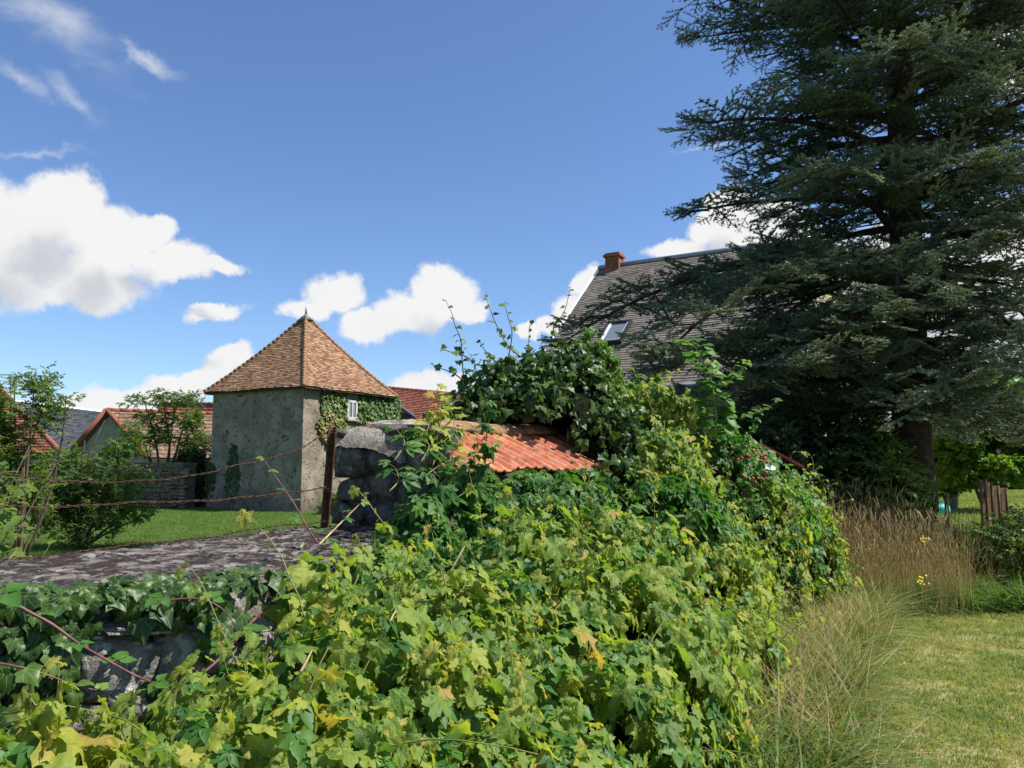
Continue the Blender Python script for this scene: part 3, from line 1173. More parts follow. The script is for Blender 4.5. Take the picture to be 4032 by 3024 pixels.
    nrm = ((a + b) / 2).normalized()
    al = (b - a).normalized()
    wpx = Q(1383, 1614, 27.0)
    # intersect view ray with wall plane
    o_ = Vector((0, 0, EYE)) - ccen
    dv = wpx - Vector((0, 0, EYE))
    tt = (nrm.dot(a) - nrm.dot(o_)) / nrm.dot(dv)
    hit = o_ + dv * tt
    rz = math.atan2(al.y, al.x)
    fr = MB()
    Mx = Matrix.Rotation(rz, 3, "Z")
    wv, hv = .44, .60
    for (dx, dz, sx_, sz_) in ((-wv / 2, 0, .09, hv), (wv / 2, 0, .09, hv), (0, hv / 2 + .0, wv - .09, .08), (0, -hv / 2, wv - .09, .08), (0, 0, .06, hv - .08)):
        fr.box(hit + Mx @ Vector((dx, 0, dz)) + nrm * .03, (sx_, .08, sz_), rz)
    wo_ = fr.build("window", MAT["offwhite"], root)
    pn = MB()
    pn.box(hit + nrm * .035, (wv - .08, .02, hv - .08), rz)
    pn.build("pane", MAT["pane"], wo_)
    ss = MB()
    ss.box(hit + nrm * .05 + Vector((0, 0, -hv / 2 - .07)), (wv + .15, .14, .06), rz)
    ss.build("sill", MAT["beige"], wo_)
    return ccen, a, b, nrm, corner, hw, hit


DC, DA, DB, DN, dcorner, DHW, DHIT = dovecote()


# leaves hugging a vertical face
def face_leaves(o, al, nrm, poly, n, size, depth=.10):
    """poly: list of (s, z) polygon on the face from origin o along al"""
    pl = np.array(poly)
    mn, mx = pl.min(0), pl.max(0)
    pts = []
    while len(pts) < n:
        s = rng.uniform(mn[0] - .1, mx[0] + .1)
        z = rng.uniform(mn[1] - .1, mx[1] + .1)
        js, jz = s + .10 * fbm(s * 6, z * 6, 0, 1), z + .10 * fbm(s * 6, z * 6, 0, 8)
        c = False
        k = len(pl)
        for i in range(k):
            x0, y0 = pl[i]
            x1, y1 = pl[(i + 1) % k]
            if (y0 > jz) != (y1 > jz) and js < (x1 - x0) * (jz - y0) / (y1 - y0) + x0:
                c = not c
        if c:
            pts.append((s, z))
    pts = np.array(pts)
    al, nrm, o = np.array(al), np.array(nrm), np.array(o)
    bulge = .5 + .5 * fbm(pts[:, 0] * 3, pts[:, 1] * 3, 0, 5)
    pos = o + pts[:, :1] * al + np.array([0, 0, 1.0]) * pts[:, 1:] + nrm * (depth * bulge * rng.uniform(.2, 1, n))[:, None]
    nn = nrm * 1.0 + np.array([0, 0, .5]) + unit(n) * .45
    tip = np.array([0, 0, -1.0]) + unit(n) * .5
    return pos, euler_arrays(nn, tip), rng.uniform(.75, 1.2, n) * size


def ray_on_face(x4, y4, o, al, nrm):
    dv = Q(x4, y4, 20.0) - Vector((0, 0, EYE))
    e = Vector((0, 0, EYE))
    tt = (nrm.dot(o) - nrm.dot(e)) / nrm.dot(dv)
    h = e + dv * tt
    return ((h - o).dot(al), h.z)


def creeper_on_dovecote():
    a, b = DA + DC, DB + DC
    al = (b - a).normalized()
    def zp(X, Y):
        return ray_on_face(750 + .6028 * X, 1150 + .6028 * Y, a, al, DN)
    regions = [
        ("creeper", "reddish and green creeper beside the corner of the dovecote wall", [(850, 625), (1010, 635), (1020, 830), (985, 1060), (930, 1100), (880, 990), (815, 860), (855, 800)], 1500, "turning"),
        ("creeper", "green creeper right of the little window on the dovecote", [(1100, 655), (1190, 665), (1225, 760), (1215, 850), (1060, 845), (1090, 780)], 900, "green"),
        ("creeper", "green creeper covering the far right corner of the dovecote wall", [(1215, 670), (1355, 680), (1362, 850), (1215, 850)], 800, "green")]
    for nm, lb, poly, n, kind in regions:
        pl = [zp(*p) for p in poly]
        pos, eu, sc = face_leaves(a, al, DN, pl, n, .115, .16)
        t_ = empty(nm, (a.x, a.y, 0))
        tag(t_, lb, "creeper", "creepers growing up the dovecote")
        if kind == "turning":
            zz = (pos[:, 2] - pos[:, 2].min()) / np.ptp(pos[:, 2])
            tint = np.clip(.85 - .5 * zz + rng.normal(0, .16, n) + .25 * fbm(pos[:, 0] * 3, pos[:, 2] * 3, 0, 2), 0, 1)
        else:
            tint = np.clip(.25 + rng.normal(0, .12, n), 0, 1)
        pos = pos - np.array([a.x, a.y, 0])
        scatter("foliage", WIVY, pos, eu, sc, tint, t_)
    # dark strip on the shaded left wall
    k = 3 if DB == dcorner(1, DHW) or (DB - dcorner(1, DHW)).length < 1e-6 else 1
    b2 = dcorner(k, DHW) + DC
    al2 = (b2 - a).normalized()
    n2 = (((DA + (b2 - DC)) / 2)).normalized()
    def zq(X, Y):
        return ray_on_face(750 + .6028 * X, 1150 + .6028 * Y, a, al2, n2)
    for lb, poly, n in (("dark ivy column climbing the middle of the shaded dovecote wall", [(265, 985), (300, 1000), (325, 1180), (310, 1420), (240, 1420), (230, 1200), (255, 1100)], 500),
                        ("low ivy at the left foot of the shaded dovecote wall", [(110, 1090), (165, 1130), (165, 1300), (150, 1420), (100, 1420)], 350)):
        pl = [zq(*p) for p in poly]
        pos, eu, sc = face_leaves(a, al2, n2, pl, n, .10, .08)
        t_ = empty("ivy", (a.x, a.y, 0))
        tag(t_, lb, "ivy", "ivy on the shaded side of the dovecote")
        scatter("foliage", IVY, pos - np.array([a.x, a.y, 0]), eu, sc, rng.uniform(0, .5, n), t_)


creeper_on_dovecote()


# ------------------------------------------------------------------ house with the big grey roof
def house():
    E0 = Vector((0.2, 22.0, 3.6))
    along = Vector((5, -2.96, 0)).normalized()
    up = Vector((2.96, 5, 0)).normalized()
    run, rise, L = 5.81, 4.92, 7.7
    R0 = E0 + up * run + Vector((0, 0, rise))
    root = empty("house", (E0.x, E0.y, 0))
    tag(root, "house with large steep grey tiled roof, skylight and cream walls behind the ivy", "house")
    base = Vector((E0.x, E0.y, 0))
    e0, r0 = E0 - base, R0 - base
    nr = along.cross(up * run + Vector((0, 0, rise))).normalized()
    # walls
    w = MB()
    i0 = e0 + up * .35 + along * .1
    A = [i0, i0 + along * (L - .2), i0 + along * (L - .2) + up * (2 * run - .7), i0 + up * (2 * run - .7)]
    pts = [Vector((p.x, p.y, 0)) for p in A]
    zt = 3.6 + .15
    top = [Vector((p.x, p.y, zt)) for p in A]
    w.add(pts + top, [(0, 1, 5, 4), (1, 2, 6, 5), (2, 3, 7, 6), (3, 0, 4, 7)])
    for q in (0.1, L - .1):
        f = e0 + along * q + up * .35
        b = f + up * (2 * run - .7)
        pk = r0 + along * q - Vector((0, 0, .12))
        w.add([Vector((f.x, f.y, zt)), Vector((b.x, b.y, zt)), pk], [(0, 1, 2)])
    w.build("wall", MAT["cream"], root)
    # roof deck + tiles
    back = r0 + up * run - Vector((0, 0, rise))
    dk = MB()
    for s0, s1 in ((e0, r0), (back, r0)):
        dk.add([s0, s0 + along * L, s1 + along * L, s1], [(0, 1, 2, 3)])
    roof = dk.build("roof", MAT["timber"], root)
    tl = MB()

    def pos(u, v):
        b_ = .02 * fbm(u * 6, v * 5, 0, 1)
        return e0 + along * (u * L) + (r0 - e0) * v + nr * (.01 + float(b_))
    tile_field(tl, pos, (r0 - e0).length, lambda v: L, .125, .19, thick=.015, lift=.010, jit=.006, seed=5, gap=.010)
    o = tl.build("roof_tiles", MAT["grey_tile"], roof)
    o["kind"] = "stuff"
    # verge trim, ridge strip, gutter
    q = MB()
    q.tube([e0 - along * .05 + nr * .03, r0 - along * .05 + nr * .03], .032, 4)
    q.build("verge_trim", MAT["white_trim"], roof)
    q = MB()
    q.tube([r0 - along * .05 + Vector((0, 0, .03)), r0 + along * (L + .05) + Vector((0, 0, .03))], .10, 6)
    q.build("ridge_flashing", MAT["zinc"], roof)
    q = MB()
    q.tube([e0 - up * .08 - Vector((0, 0, .05)), e0 + along * L - up * .08 - Vector((0, 0, .05))], .075, 8)
    q.build("gutter", MAT["zinc"], root)
    # chimney
    cb = r0 + along * .55
    rz = math.atan2(along.y, along.x)
    ch = MB()
    for j in range(8):
        ch.box(cb + Vector((0, 0, -.62 + j * .125)), (.52 - (.012 if j % 2 else 0), .46 - (.012 if j % 2 else 0), .115), rz, random.random())
    chim = ch.build("chimney", MAT["brickred"], root)
    core = MB()
    core.box(cb + Vector((0, 0, -.21)), (.46, .40, .98), rz)
    core.build("mortar_core", MAT["beige"], chim)
    cp = MB()
    cp.box(cb + Vector((0, 0, .37)), (.64, .56, .08), rz)
    cp.box(cb + Vector((0, 0, .44)), (.54, .46, .06), rz)
    cp.build("cap", MAT["brickred"], chim)

    # skylight: corners found on the roof plane
    def hit(x4, y4):
        dv = Q(x4, y4, 20.0) - Vector((0, 0, EYE))
        e = Vector((0, 0, EYE)) - base
        tt = nr.dot(e0 - e) / nr.dot(dv)
        return e + dv * tt
    bl = hit(2358, 1362)
    br = hit(2447, 1352)
    tlp = hit(2391, 1285)
    slope = (r0 - e0).normalized()
    wd = (br - bl).dot(along)
    ht = (tlp - bl).dot(slope)
    c = bl + along * wd / 2 + slope * ht / 2 + nr * .06
    M = Matrix((along, slope, nr)).transposed()
    fr = MB()
    t_ = .07
    for (dx, dy, sx_, sy_) in ((-wd / 2, 0, t_, ht), (wd / 2, 0, t_, ht), (0, ht / 2, wd + t_, t_), (0, -ht / 2, wd + t_, t_)):
        fr.box(c + M @ Vector((dx, dy, .03)), (sx_, sy_, .14), mat=M)
    sk = fr.build("skylight", MAT["darkframe"], roof)
    pn = MB()
    pn.box(c + M @ Vector((0, 0, .03)), (wd - t_, ht - t_, .02), mat=M)
    pn.build("pane", MAT["pane"], sk)
    sr = MB()
    for (dx, dy, sx_, sy_) in ((-wd / 2 + .07, 0, .06, ht - .12), (0, -ht / 2 + .065, wd - .20, .05), (wd / 2 - .065, 0, .03, ht - .12)):
        sr.box(c + M @ Vector((dx, dy, .055)), (sx_, sy_, .04), mat=M)
    sr.build("sash", MAT["white_trim"], sk)
    fl = MB()
    fl.box(c + M @ Vector((.05, -ht / 2 - .14, -.02)), (wd + .32, .22, .02), mat=M)
    fl.build("flashing", MAT["darkframe"], sk)


house()


# ------------------------------------------------------------------ distant farm buildings
def quad_roof(name_mat, pts, course, tw, seed, parent, nm="roof"):
    """pts: eave left, eave right, ridge right, ridge left (world)"""
    p0, p1, p2, p3 = [Vector(p) for p in pts]
    dk = MB()
    off = Vector((0, 0, -.06))
    dk.add([p0 + off, p1 + off, p2 + off, p3 + off], [(0, 1, 2, 3)])
    r_ = rel(dk.build(nm, MAT["timber"]), parent)
    tl = MB()

    def pos(u, v):
        return p0.lerp(p1, u).lerp(p3.lerp(p2, u), v)
    tile_field(tl, pos, ((p3 + p2) / 2 - (p0 + p1) / 2).length, lambda v: (p1 - p0).length * (1 - v) + (p2 - p3).length * v, course, tw, thick=.035, lift=.03, jit=.02, seed=seed)
    o = tl.build("roof_tiles", MAT[name_mat])
    o.parent = r_
    o.matrix_parent_inverse = r_.matrix_parent_inverse.copy()
    o.matrix_parent_inverse = (r_.parent.matrix_basis @ r_.matrix_parent_inverse).inverted() if False else Matrix.Identity(4)
    o["kind"] = "stuff"
    return r_


def ridge_tiles(a, b, mat, parent, rad=.12, n=14):
    a, b = Vector(a), Vector(b)
    L = (b - a).length / n
    q = MB()
    q.tube([(0, 0, 0), (0, L * 1.05, 0)], [rad, rad * .88], 7)
    me = q.mesh("ridge_tile", mat)
    for i in range(n):
        o = link("ridge_tile", me, None)
        p = a.lerp(b, i / n)
        o.location = p
        o.rotation_euler = (b - a).to_track_quat("Y", "Z").to_euler()
        rel(o, parent)


def wall_poly(mb, pts):
    mb.add(pts, [tuple(range(len(pts)))])


def farm():
    # beige gabled barn
    pk = P(108.5, 410, 50)
    le = P(68, 458, 50)
    re_ = P(150, 458, 50)
    root = empty("barn", (pk.x, pk.y, 0))
    tag(root, "barn with blank beige gable and brick edged verge behind the garden wall", "barn")
    back = Vector((10, 7, 0))
    w = MB()
    g = [Vector((le.x + .25, 50, -1)), Vector((re_.x - .25, 50, -1)), Vector((re_.x - .25, 50, re_.z - .1)), pk - Vector((0, 0, .25)), Vector((le.x + .25, 50, le.z - .1))]
    wall_poly(w, g)
    wall_poly(w, [g[1], g[1] + back, g[2] + back, g[2]])
    rel(w.build("wall", MAT["beige"]), root)
    ro = Vector((0, -.25, 0))
    quad_roof("tile_brown", [re_ + ro, re_ + back, pk + back, pk + ro], .36, .24, 3, root)
    quad_roof("tile_brown", [le + back, le + ro, pk + ro, pk + back], .36, .24, 4, root, "rear_roof")
    for a, b in ((le, pk), (re_, pk)):
        q = MB()
        q.tube([a + ro * 1.1 + Vector((0, 0, .02)), b + ro * 1.1 + Vector((0, 0, .02))], .15, 5)
        rel(q.build("verge", MAT["tile_red"]), root)
    ridge_tiles(pk + ro, pk + back, MAT["tile_red"], root, .15, 16)
    # taller red roof behind, right of the barn
    a, b = P(160, 404, 62), P(226, 404, 58)
    c, d = P(232, 460, 54), P(146, 460, 58)
    root = empty("farmhouse", (a.x, a.y, 0))
    tag(root, "farmhouse with red tiled roof behind the tree left of the dovecote", "farmhouse")
    quad_roof("tile_red", [d, c, b, a], .34, .24, 6, root)
    w = MB()
    wall_poly(w, [Vector((d.x, d.y + .3, -1)), Vector((c.x, c.y + .3, -1)), Vector((c.x, c.y + .3, c.z)), Vector((d.x, d.y + .3, d.z))])
    rel(w.build("wall", MAT["beige"]), root)
    ridge_tiles(a, b, MAT["tile_red"], root, .16, 12)
    # slate roofed building
    a, b = P(-30, 396, 66), P(118, 414, 72)
    d, c = P(-30, 452, 58), P(130, 452, 62)
    root = empty("outbuilding", (a.x, a.y, 0))
    tag(root, "long outbuilding with blue grey slate roof and pale ridge behind the red roof", "outbuilding")
    quad_roof("slate_roof", [d, c, b, a], .30, .32, 8, root)
    w = MB()
    wall_poly(w, [Vector((d.x, d.y + .3, -1)), Vector((c.x, c.y + .3, -1)), Vector((c.x, c.y + .3, c.z)), Vector((d.x, d.y + .3, d.z))])
    rel(w.build("wall", MAT["creamstone"]), root)
    q = MB()
    q.tube([a, b], .16, 5)
    rel(q.build("ridge_flashing", MAT["white_trim"]), root)
    # red hipped roof, far left, over a cream rubble wall
    d, c = P(-60, 453, 40), P(62, 453, 38)
    a, b = P(-60, 372, 46), P(-14, 374, 45)
    root = empty("cottage", (c.x, c.y, 0))
    tag(root, "cottage with bright red hipped roof over cream rubble wall at the left edge", "cottage")
    quad_roof("tile_red", [d, c, b, a], .33, .22, 9, root)
    w = MB()
    o_ = Vector((0, .35, 0))
    wall_poly(w, [Vector((d.x, d.y, -.5)) + o_, Vector((c.x - .3, c.y, -.5)) + o_, Vector((c.x - .3, c.y, c.z)) + o_, d + o_])
    rel(w.build("wall", MAT["creamstone"]), root)
    q = MB()
    q.tube([c, b], .13, 6)
    rel(q.build("hip_ridge", MAT["tile_red"]), root)
    # television aerial
    q = MB()
    base = P(11, 392, 44)
    tp = P(11, 374, 44)
    q.tube([base - Vector((0, 0, .5)), tp], .03, 4)
    q.tube([tp + Vector((-.9, 0, -.05)), tp + Vector((.15, 0, -.05))], .025, 4)
    for k in range(7):
        q.tube([tp + Vector((-.85 + k * .14, -.18, -.05)), tp + Vector((-.85 + k * .14, .18, -.05))], .012, 3)
    o = q.build("aerial", MAT["darkframe"])
    tag(o, "thin television aerial above the red hipped roof", "aerial")
    # red roofed barn right of the dovecote
    a, b = P(385, 388, 44), P(470, 396, 40)
    d, c = P(385, 422, 38), P(470, 430, 35)
    root = empty("barn", (a.x, a.y, 0))
    tag(root, "red tiled barn roof showing between the dovecote and the ivy bush", "barn")
    quad_roof("tile_red", [d, c, b, a], .30, .22, 11, root)
    w = MB()
    wall_poly(w, [Vector((d.x, d.y + .3, -.5)), Vector((c.x, c.y + .3, -.5)), Vector((c.x, c.y + .3, c.z)), Vector((d.x, d.y + .3, d.z))])
    rel(w.build("wall", MAT["creamstone"]), root)
    ridge_tiles(a, b, MAT["tile_red"], root, .13, 18)
    # grey lean-to in front of it
    a, b = P(396, 404, 33), P(413, 418, 32)
    root = empty("lean_to", (a.x, a.y, 0))
    tag(root, "small lean-to with blue grey sheet edge beside the dovecote corner", "lean-to")
    q = MB()
    q.add([a, b, Vector((b.x, b.y, 0)), Vector((a.x - 1, a.y, 0)), Vector((a.x - 1, a.y, a.z))], [(0, 1, 2, 3, 4)])
    rel(q.build("wall", MAT["timber"]), root)
    q = MB()
    q.tube([a + Vector((-.4, -.1, .3)), b + Vector((.1, -.1, 0))], .10, 4)
    rel(q.build("roof_edge", MAT["slate_roof"]), root)


farm()


# ------------------------------------------------------------------ stones
def stone_proto(seed, mat, nm="stone"):
    bm = bmesh.new()
    bmesh.ops.create_cube(bm, size=2)
    bmesh.ops.subdivide_edges(bm, edges=bm.edges[:], cuts=3, use_grid_fill=True)
    for v in bm.verts:
        c = v.co.copy()
        s = c.normalized() * 1.25
        v.co = c.lerp(s, .42)
        nn = mnoise.noise(v.co * 1.3 + Vector((seed * 7, 0, 0)))
        n3 = mnoise.noise(v.co * 3.1 + Vector((seed * 3, 5, 0)))
        v.co *= 1 + .20 * nn + .13 * n3
    for f in bm.faces:
        f.smooth = True
    me = bpy.data.meshes.new(nm)
    bm.to_mesh(me)
    bm.free()
    me.materials.append(mat)
    return me


STONES = [stone_proto(s, MAT["stone"]) for s in range(6)]
LSTONES = [stone_proto(s + 30, MAT['lichstone']) for s in range(4)]
DSTONES = [stone_proto(s + 10, MAT["darkstone"]) for s in range(5)]
FSTONES = [stone_proto(s + 20, MAT["farstone"]) for s in range(4)]


def put_stone(parent, me, c, size, rz=0.0, tilt=0.1):
    o = link("stone", me, None)
    o.location = c
    o.scale = (size[0] / 2, size[1] / 2, size[2] / 2)
    o.rotation_euler = (random.uniform(-tilt, tilt), random.uniform(-tilt, tilt), rz + random.uniform(-.08, .08))
    rel(o, parent)
    return o


def rubble_face(parent, protos, a, b, z0, z1, w_rng=(.18, .36), h_rng=(.12, .2), thick=.2, maxn=200, jit=.0, tilt=.08):
    a, b = Vector(a), Vector(b)
    L = (b - a).length
    al = (b - a).normalized()
    rz = math.atan2(al.y, al.x)
    z = z0
    n = 0
    while z < z1 and n < maxn:
        h = min(random.uniform(*h_rng), z1 - z + .02)
        s = random.uniform(-.1, .05)
        while s < L and n < maxn:
            w = random.uniform(*w_rng)
            p = a + al * min(s + w / 2, L) + Vector((0, 0, z + h / 2 + random.uniform(-jit, jit) * .6)) + Vector((al.y, -al.x, 0)) * random.uniform(-jit, jit)
            put_stone(parent, random.choice(protos), p, (w * .98, thick, h * random.uniform(.92 - jit * 3, 1.04 + jit * 3)), rz, tilt)
            s += w
            n += 1
        z += h


# ------------------------------------------------------------------ garden wall far back + hedge by the dovecote
def garden_wall():
    a, b = P(20, 463, 30), P(186, 463, 27.3)
    root = empty("garden_wall", (b.x, b.y, 0))
    tag(root, "old rubble stone garden wall on the lawn left of the dovecote", "garden wall")
    a0, b0 = Vector((a.x, a.y, 0)), Vector((b.x, b.y, 0))
    al = (b0 - a0).normalized()
    nrm = Vector((al.y, -al.x, 0))
    q = MB()
    q.prism([(a0.x, a0.y), (b0.x, b0.y), (b0 - nrm * .5).to_tuple()[:2], (a0 - nrm * .5).to_tuple()[:2]], -.1, 1.52)
    rel(q.build("core", MAT["farstone"]), root)
    # visible stretch right of the shrubs
    s0 = b0 - al * 2.9
    rubble_face(root, FSTONES, s0 + nrm * .02, b0 + nrm * .02, .05, 1.5, (.12, .38), (.09, .17), .2, 240, .035, .2)
    q = MB()
    q.prism([((a0 + nrm * .08).x, (a0 + nrm * .08).y), ((b0 + nrm * .08).x, (b0 + nrm * .08).y), ((b0 - nrm * .58).x, (b0 - nrm * .58).y), ((a0 - nrm * .58).x, (a0 - nrm * .58).y)], 1.53, 1.62)
    rel(q.build("coping", MAT["farstone"]), root)


garden_wall()


# ------------------------------------------------------------------ leafy volumes (shrubs, hedges, crowns)
def blob_points(blobs, n, shell=.55, gap=.35, gscale=2.2, seed=0):
    """points in the outer part of ellipsoids, with airy gaps"""
    vol = np.array([b[3] * b[4] * b[5] for b in blobs]) ** .75
    vol = vol / vol.sum()
    out, nr = [], []
    while len(out) < n:
        k = rng.choice(len(blobs), p=vol)
        cx, cy, cz, rx, ry, rz = blobs[k]
        d = unit(1)[0]
        r_ = 1 - shell * rng.random() ** 1.4
        p = np.array([cx + d[0] * rx * r_, cy + d[1] * ry * r_, cz + d[2] * rz * r_])
        if mnoise.noise(Vector(p) * gscale + Vector((seed, 0, 0))) < -gap * .6 + .02:
            continue
        if p[2] < .02:
            continue
        out.append(p)
        nr.append(d / np.array([rx, ry, rz]) * min(rx, ry, rz))
    return np.array(out), np.array(nr)


def leafy(root, base, blobs, n, protos, size, tint=(.4, .2), shell=.6, gap=.35, gscale=2.2, seed=0, upw=.3, name="foliage", rise=.3, **kw):
    pos, nr = blob_points(blobs, n, shell, gap, gscale, seed)
    tip = nr + unit(n) * .7 + np.array([0, 0, rise])
    nn = np.array([0, 0, 1.0]) * (.6 + upw) + unit(n) * .7
    eu = euler_arrays(nn, tip)
    sc = size * rng.uniform(.7, 1.25, n)
    ti = np.clip(rng.normal(tint[0], tint[1], n), 0, 1)
    return scatter(name, protos, pos - np.array(base), eu, sc, ti, root)


def stems(root, base, tips, r0=.03, nm="stem", mat="twig", seg=5, wig=.08, bend=.2):
    """woody stems from base to tips as one mesh each"""
    b = Vector(base)
    for tp in tips:
        tp = Vector(tp)
        q = MB()
        pts = []
        side = Vector((random.uniform(-1, 1), random.uniform(-1, 1), 0)) * wig
        for i in range(seg + 1):
            u = i / seg
            pts.append(b.lerp(tp, u) + side * math.sin(u * PI) + Vector((0, 0, bend * u * (1 - u))) - Vector(base))
        q.tube(pts, [r0 * (1 - .8 * i / seg) for i in range(seg + 1)], 5)
        q.build(nm, MAT[mat], root)


def left_garden():
    # ivy-clad hedge block at the left of the dovecote
    c = P(191, 480, 28.3)
    root = empty("hedge", (c.x, c.y, 0))
    tag(root, "dark ivy covered hedge block against the left corner of the dovecote", "hedge")
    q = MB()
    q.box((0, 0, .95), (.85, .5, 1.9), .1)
    q.build("core", MAT["gapshade"], root)  # inner block, coloured near-black as the shade inside the hedge
    blobs = [(c.x, c.y, 1.0, .62, .5, 1.08), (c.x + .1, c.y, 1.75, .5, .4, .42), (c.x - .25, c.y, 1.7, .4, .4, .40), (c.x + .3, c.y - .1, .7, .5, .5, .8)]
    leafy(root, (c.x, c.y, 0), blobs, 2600, IVY, .11, (.25, .15), .3, 1.5)
    # small tree behind the wall
    c = P(163, 462, 29.5)
    root = empty("tree", (c.x, c.y, 0))
    tag(root, "small open crowned fruit tree rising behind the garden wall", "tree")
    base = (c.x, c.y, 0)
    S = 29.5 / F
    def L(px, py):
        return P(px, py, 29.5)
    tips = [L(143, 398), L(160, 396), L(190, 398), L(200, 420), L(135, 420), L(175, 405), L(150, 440), L(188, 440)]
    stems(root, base, tips, .07, "limb", "twig", 6, .3, .5)
    bl = []
    for (px, py, rx, rz) in ((140, 403, 14, 7), (158, 398, 13, 8), (183, 402, 17, 9), (195, 420, 13, 10), (175, 418, 18, 10), (150, 415, 18, 9), (140, 435, 12, 12), (160, 435, 18, 12), (190, 440, 15, 13), (133, 452, 9, 7), (204, 398, 7, 6), (205, 450, 10, 14)):
        p = L(px, py)
        bl.append((p.x, p.y + random.uniform(-.6, .6), p.z, rx * S, .6, rz * S))
    leafy(root, base, bl, 1500, SHRUB, .24, (.42, .2), .8, .25, 1.8, 3)
    # middle shrub, round, on the lawn
    D = 14.5
    c = P(82, 545, D)
    root = empty("shrub", (c.x, c.y, 0))
    tag(root, "broad bushy shrub with arching side shoots standing on the lawn", "shrub")
    base = (c.x, c.y, 0)
    S = D / F
    def L(px, py, d=D):
        return P(px, py, d)
    bl = []
    for (px, py, rx, rz) in ((60, 484, 40, 24), (95, 485, 38, 28), (75, 512, 45, 26), (45, 505, 28, 26), (112, 455, 10, 12), (121, 432, 6, 14), (120, 500, 20, 20), (85, 530, 30, 16), (135, 512, 14, 8), (132, 482, 10, 10), (60, 458, 12, 8), (122, 446, 8, 6)):
        p = L(px, py)
        bl.append((p.x, p.y + random.uniform(-.4, .5), p.z, rx * S, .55, rz * S))
    tips = [L(px, py) for px, py in ((40, 440), (60, 425), (85, 440), (105, 420), (120, 405), (130, 470), (150, 500), (140, 520), (30, 480), (75, 470))]
    stems(root, base, tips, .03, "stem", "twig", 6, .2, .3)
    leafy(root, base, bl, 3000, SHRUB, .15, (.40, .2), .75, .3, 2.4, 7)
    # tall shrub at the left edge
    D = 11.5
    c = P(20, 560, D)
    root = empty("shrub", (c.x, c.y, 0))
    tag(root, "tall upright shrub at the left edge with shoots above the roofs", "shrub")
    base = (c.x, c.y, 0)
    S = D / F
    bl = []
    for (px, py, rx, rz) in ((20, 400, 24, 18), (36, 388, 9, 22), (14, 385, 8, 10), (50, 402, 14, 9), (12, 430, 26, 18), (40, 420, 18, 14), (62, 400, 8, 5), (0, 450, 24, 20), (20, 470, 26, 22), (-5, 420, 24, 30), (10, 500, 30, 30)):
        p = P(px, py, D)
        bl.append((p.x, p.y + random.uniform(-.3, .3), p.z, rx * S, .45, rz * S))
    tips = [P(px, py, D) for px, py in ((36, 368), (14, 375), (50, 398), (66, 397), (25, 400), (0, 400), (36, 430))]
    stems(root, base, tips, .03, "stem", "twig", 6, .15, .2)
    leafy(root, base, bl, 1500, SHRUB, .15, (.5, .2), .85, .15, 2.6, 11)
    # plum-like young branch close behind the wall at the left
    root = empty("sapling", (-2.9, 3.9, 0))
    tag(root, "sapling with broad glossy leaves just behind the wall at the left edge", "sapling")
    base = Vector((-2.9, 3.9, 0))
    ends = [P(70, 440, 4.6), P(30, 445, 4.6), P(12, 490, 4.2), P(60, 452, 4.6), P(15, 520, 4.0), P(22, 545, 3.9), P(5, 470, 4.3), P(50, 545, 3.9), P(8, 552, 3.8)]
    stems(root, base, ends, .010, "shoot", "twig", 7, .1, .15)
    pos, tip = [], []
    for e in ends:
        for k in range(9):
            u = .60 + .4 * k / 8
            p = Vector(base).lerp(e, u)
            if p.z < .9:
                continue
            pos.append(np.array(p) + rng.normal(0, .02, 3))
            dv = np.array((e - base).normalized())
            tip.append(dv + unit(1)[0] * .7)
    for _ in range(60):
        p = P(rng.uniform(-25, 26), rng.uniform(470, 560), rng.uniform(3.9, 4.3))
        pos.append(np.array(p))
        tip.append(unit(1)[0] + np.array([.3, 0, .2]))
    pos, tip = np.array(pos), np.array(tip)
    n = len(pos)
    eu = euler_arrays(np.array([0, -.2, 1.0]) + unit(n) * .5, tip)
    plant_leaves(root, BROAD, pos - np.array(base), eu, rng.uniform(.05, .085, n), rng.uniform(.3, .8, n), 110, near=tuple(Vector((0, 0, EYE)) - base))


BROAD = [blade_mesh("broad_leaf", ovate(1.0, .30, 6), MAT["shrub"], (0, .5), droop=.3, cup=.5, seed=s, ring=False) for s in range(2)]
left_garden()


# ------------------------------------------------------------------ the old wall in the foreground
def inside(poly, x, y):
    c = np.zeros(x.shape, bool)
    n = len(poly)
    for i in range(n):
        x0, y0 = poly[i]
        x1, y1 = poly[(i + 1) % n]
        m = (y0 > y) != (y1 > y)
        xi = (x1 - x0) * (y - y0) / ((y1 - y0) if y1 != y0 else 1e-9) + x0
        c ^= m & (x < xi)
    return c


def edge_dist(poly, x, y):
    d = np.full(x.shape, 1e9)
    n = len(poly)
    for i in range(n):
        x0, y0 = poly[i]
        x1, y1 = poly[(i + 1) % n]
        dx, dy = x1 - x0, y1 - y0
        t_ = np.clip(((x - x0) * dx + (y - y0) * dy) / (dx * dx + dy * dy), 0, 1)
        d = np.minimum(d, np.hypot(x - x0 - t_ * dx, y - y0 - t_ * dy))
    return d


SLAB = [(-3.9, 1.75), (-2.40, 3.57), (-1.75, 4.35), (-1.22, 5.05), (-.50, 5.10), (-.62, 4.4), (-.74, 3.85), (-.86, 3.1), (-1.02, 2.88), (-1.66, 2.52), (-2.7, 1.95), (-3.4, 1.35)]


def slab_z(x, y):
    u = np.clip((y - 3.0) / 1.8, 0, 1)
    return 1.13 + .07 * u + .014 * fbm(x * 3, y * 3, 0, 2) + .008 * fbm(x * 14, y * 14, 0, 6, 3)


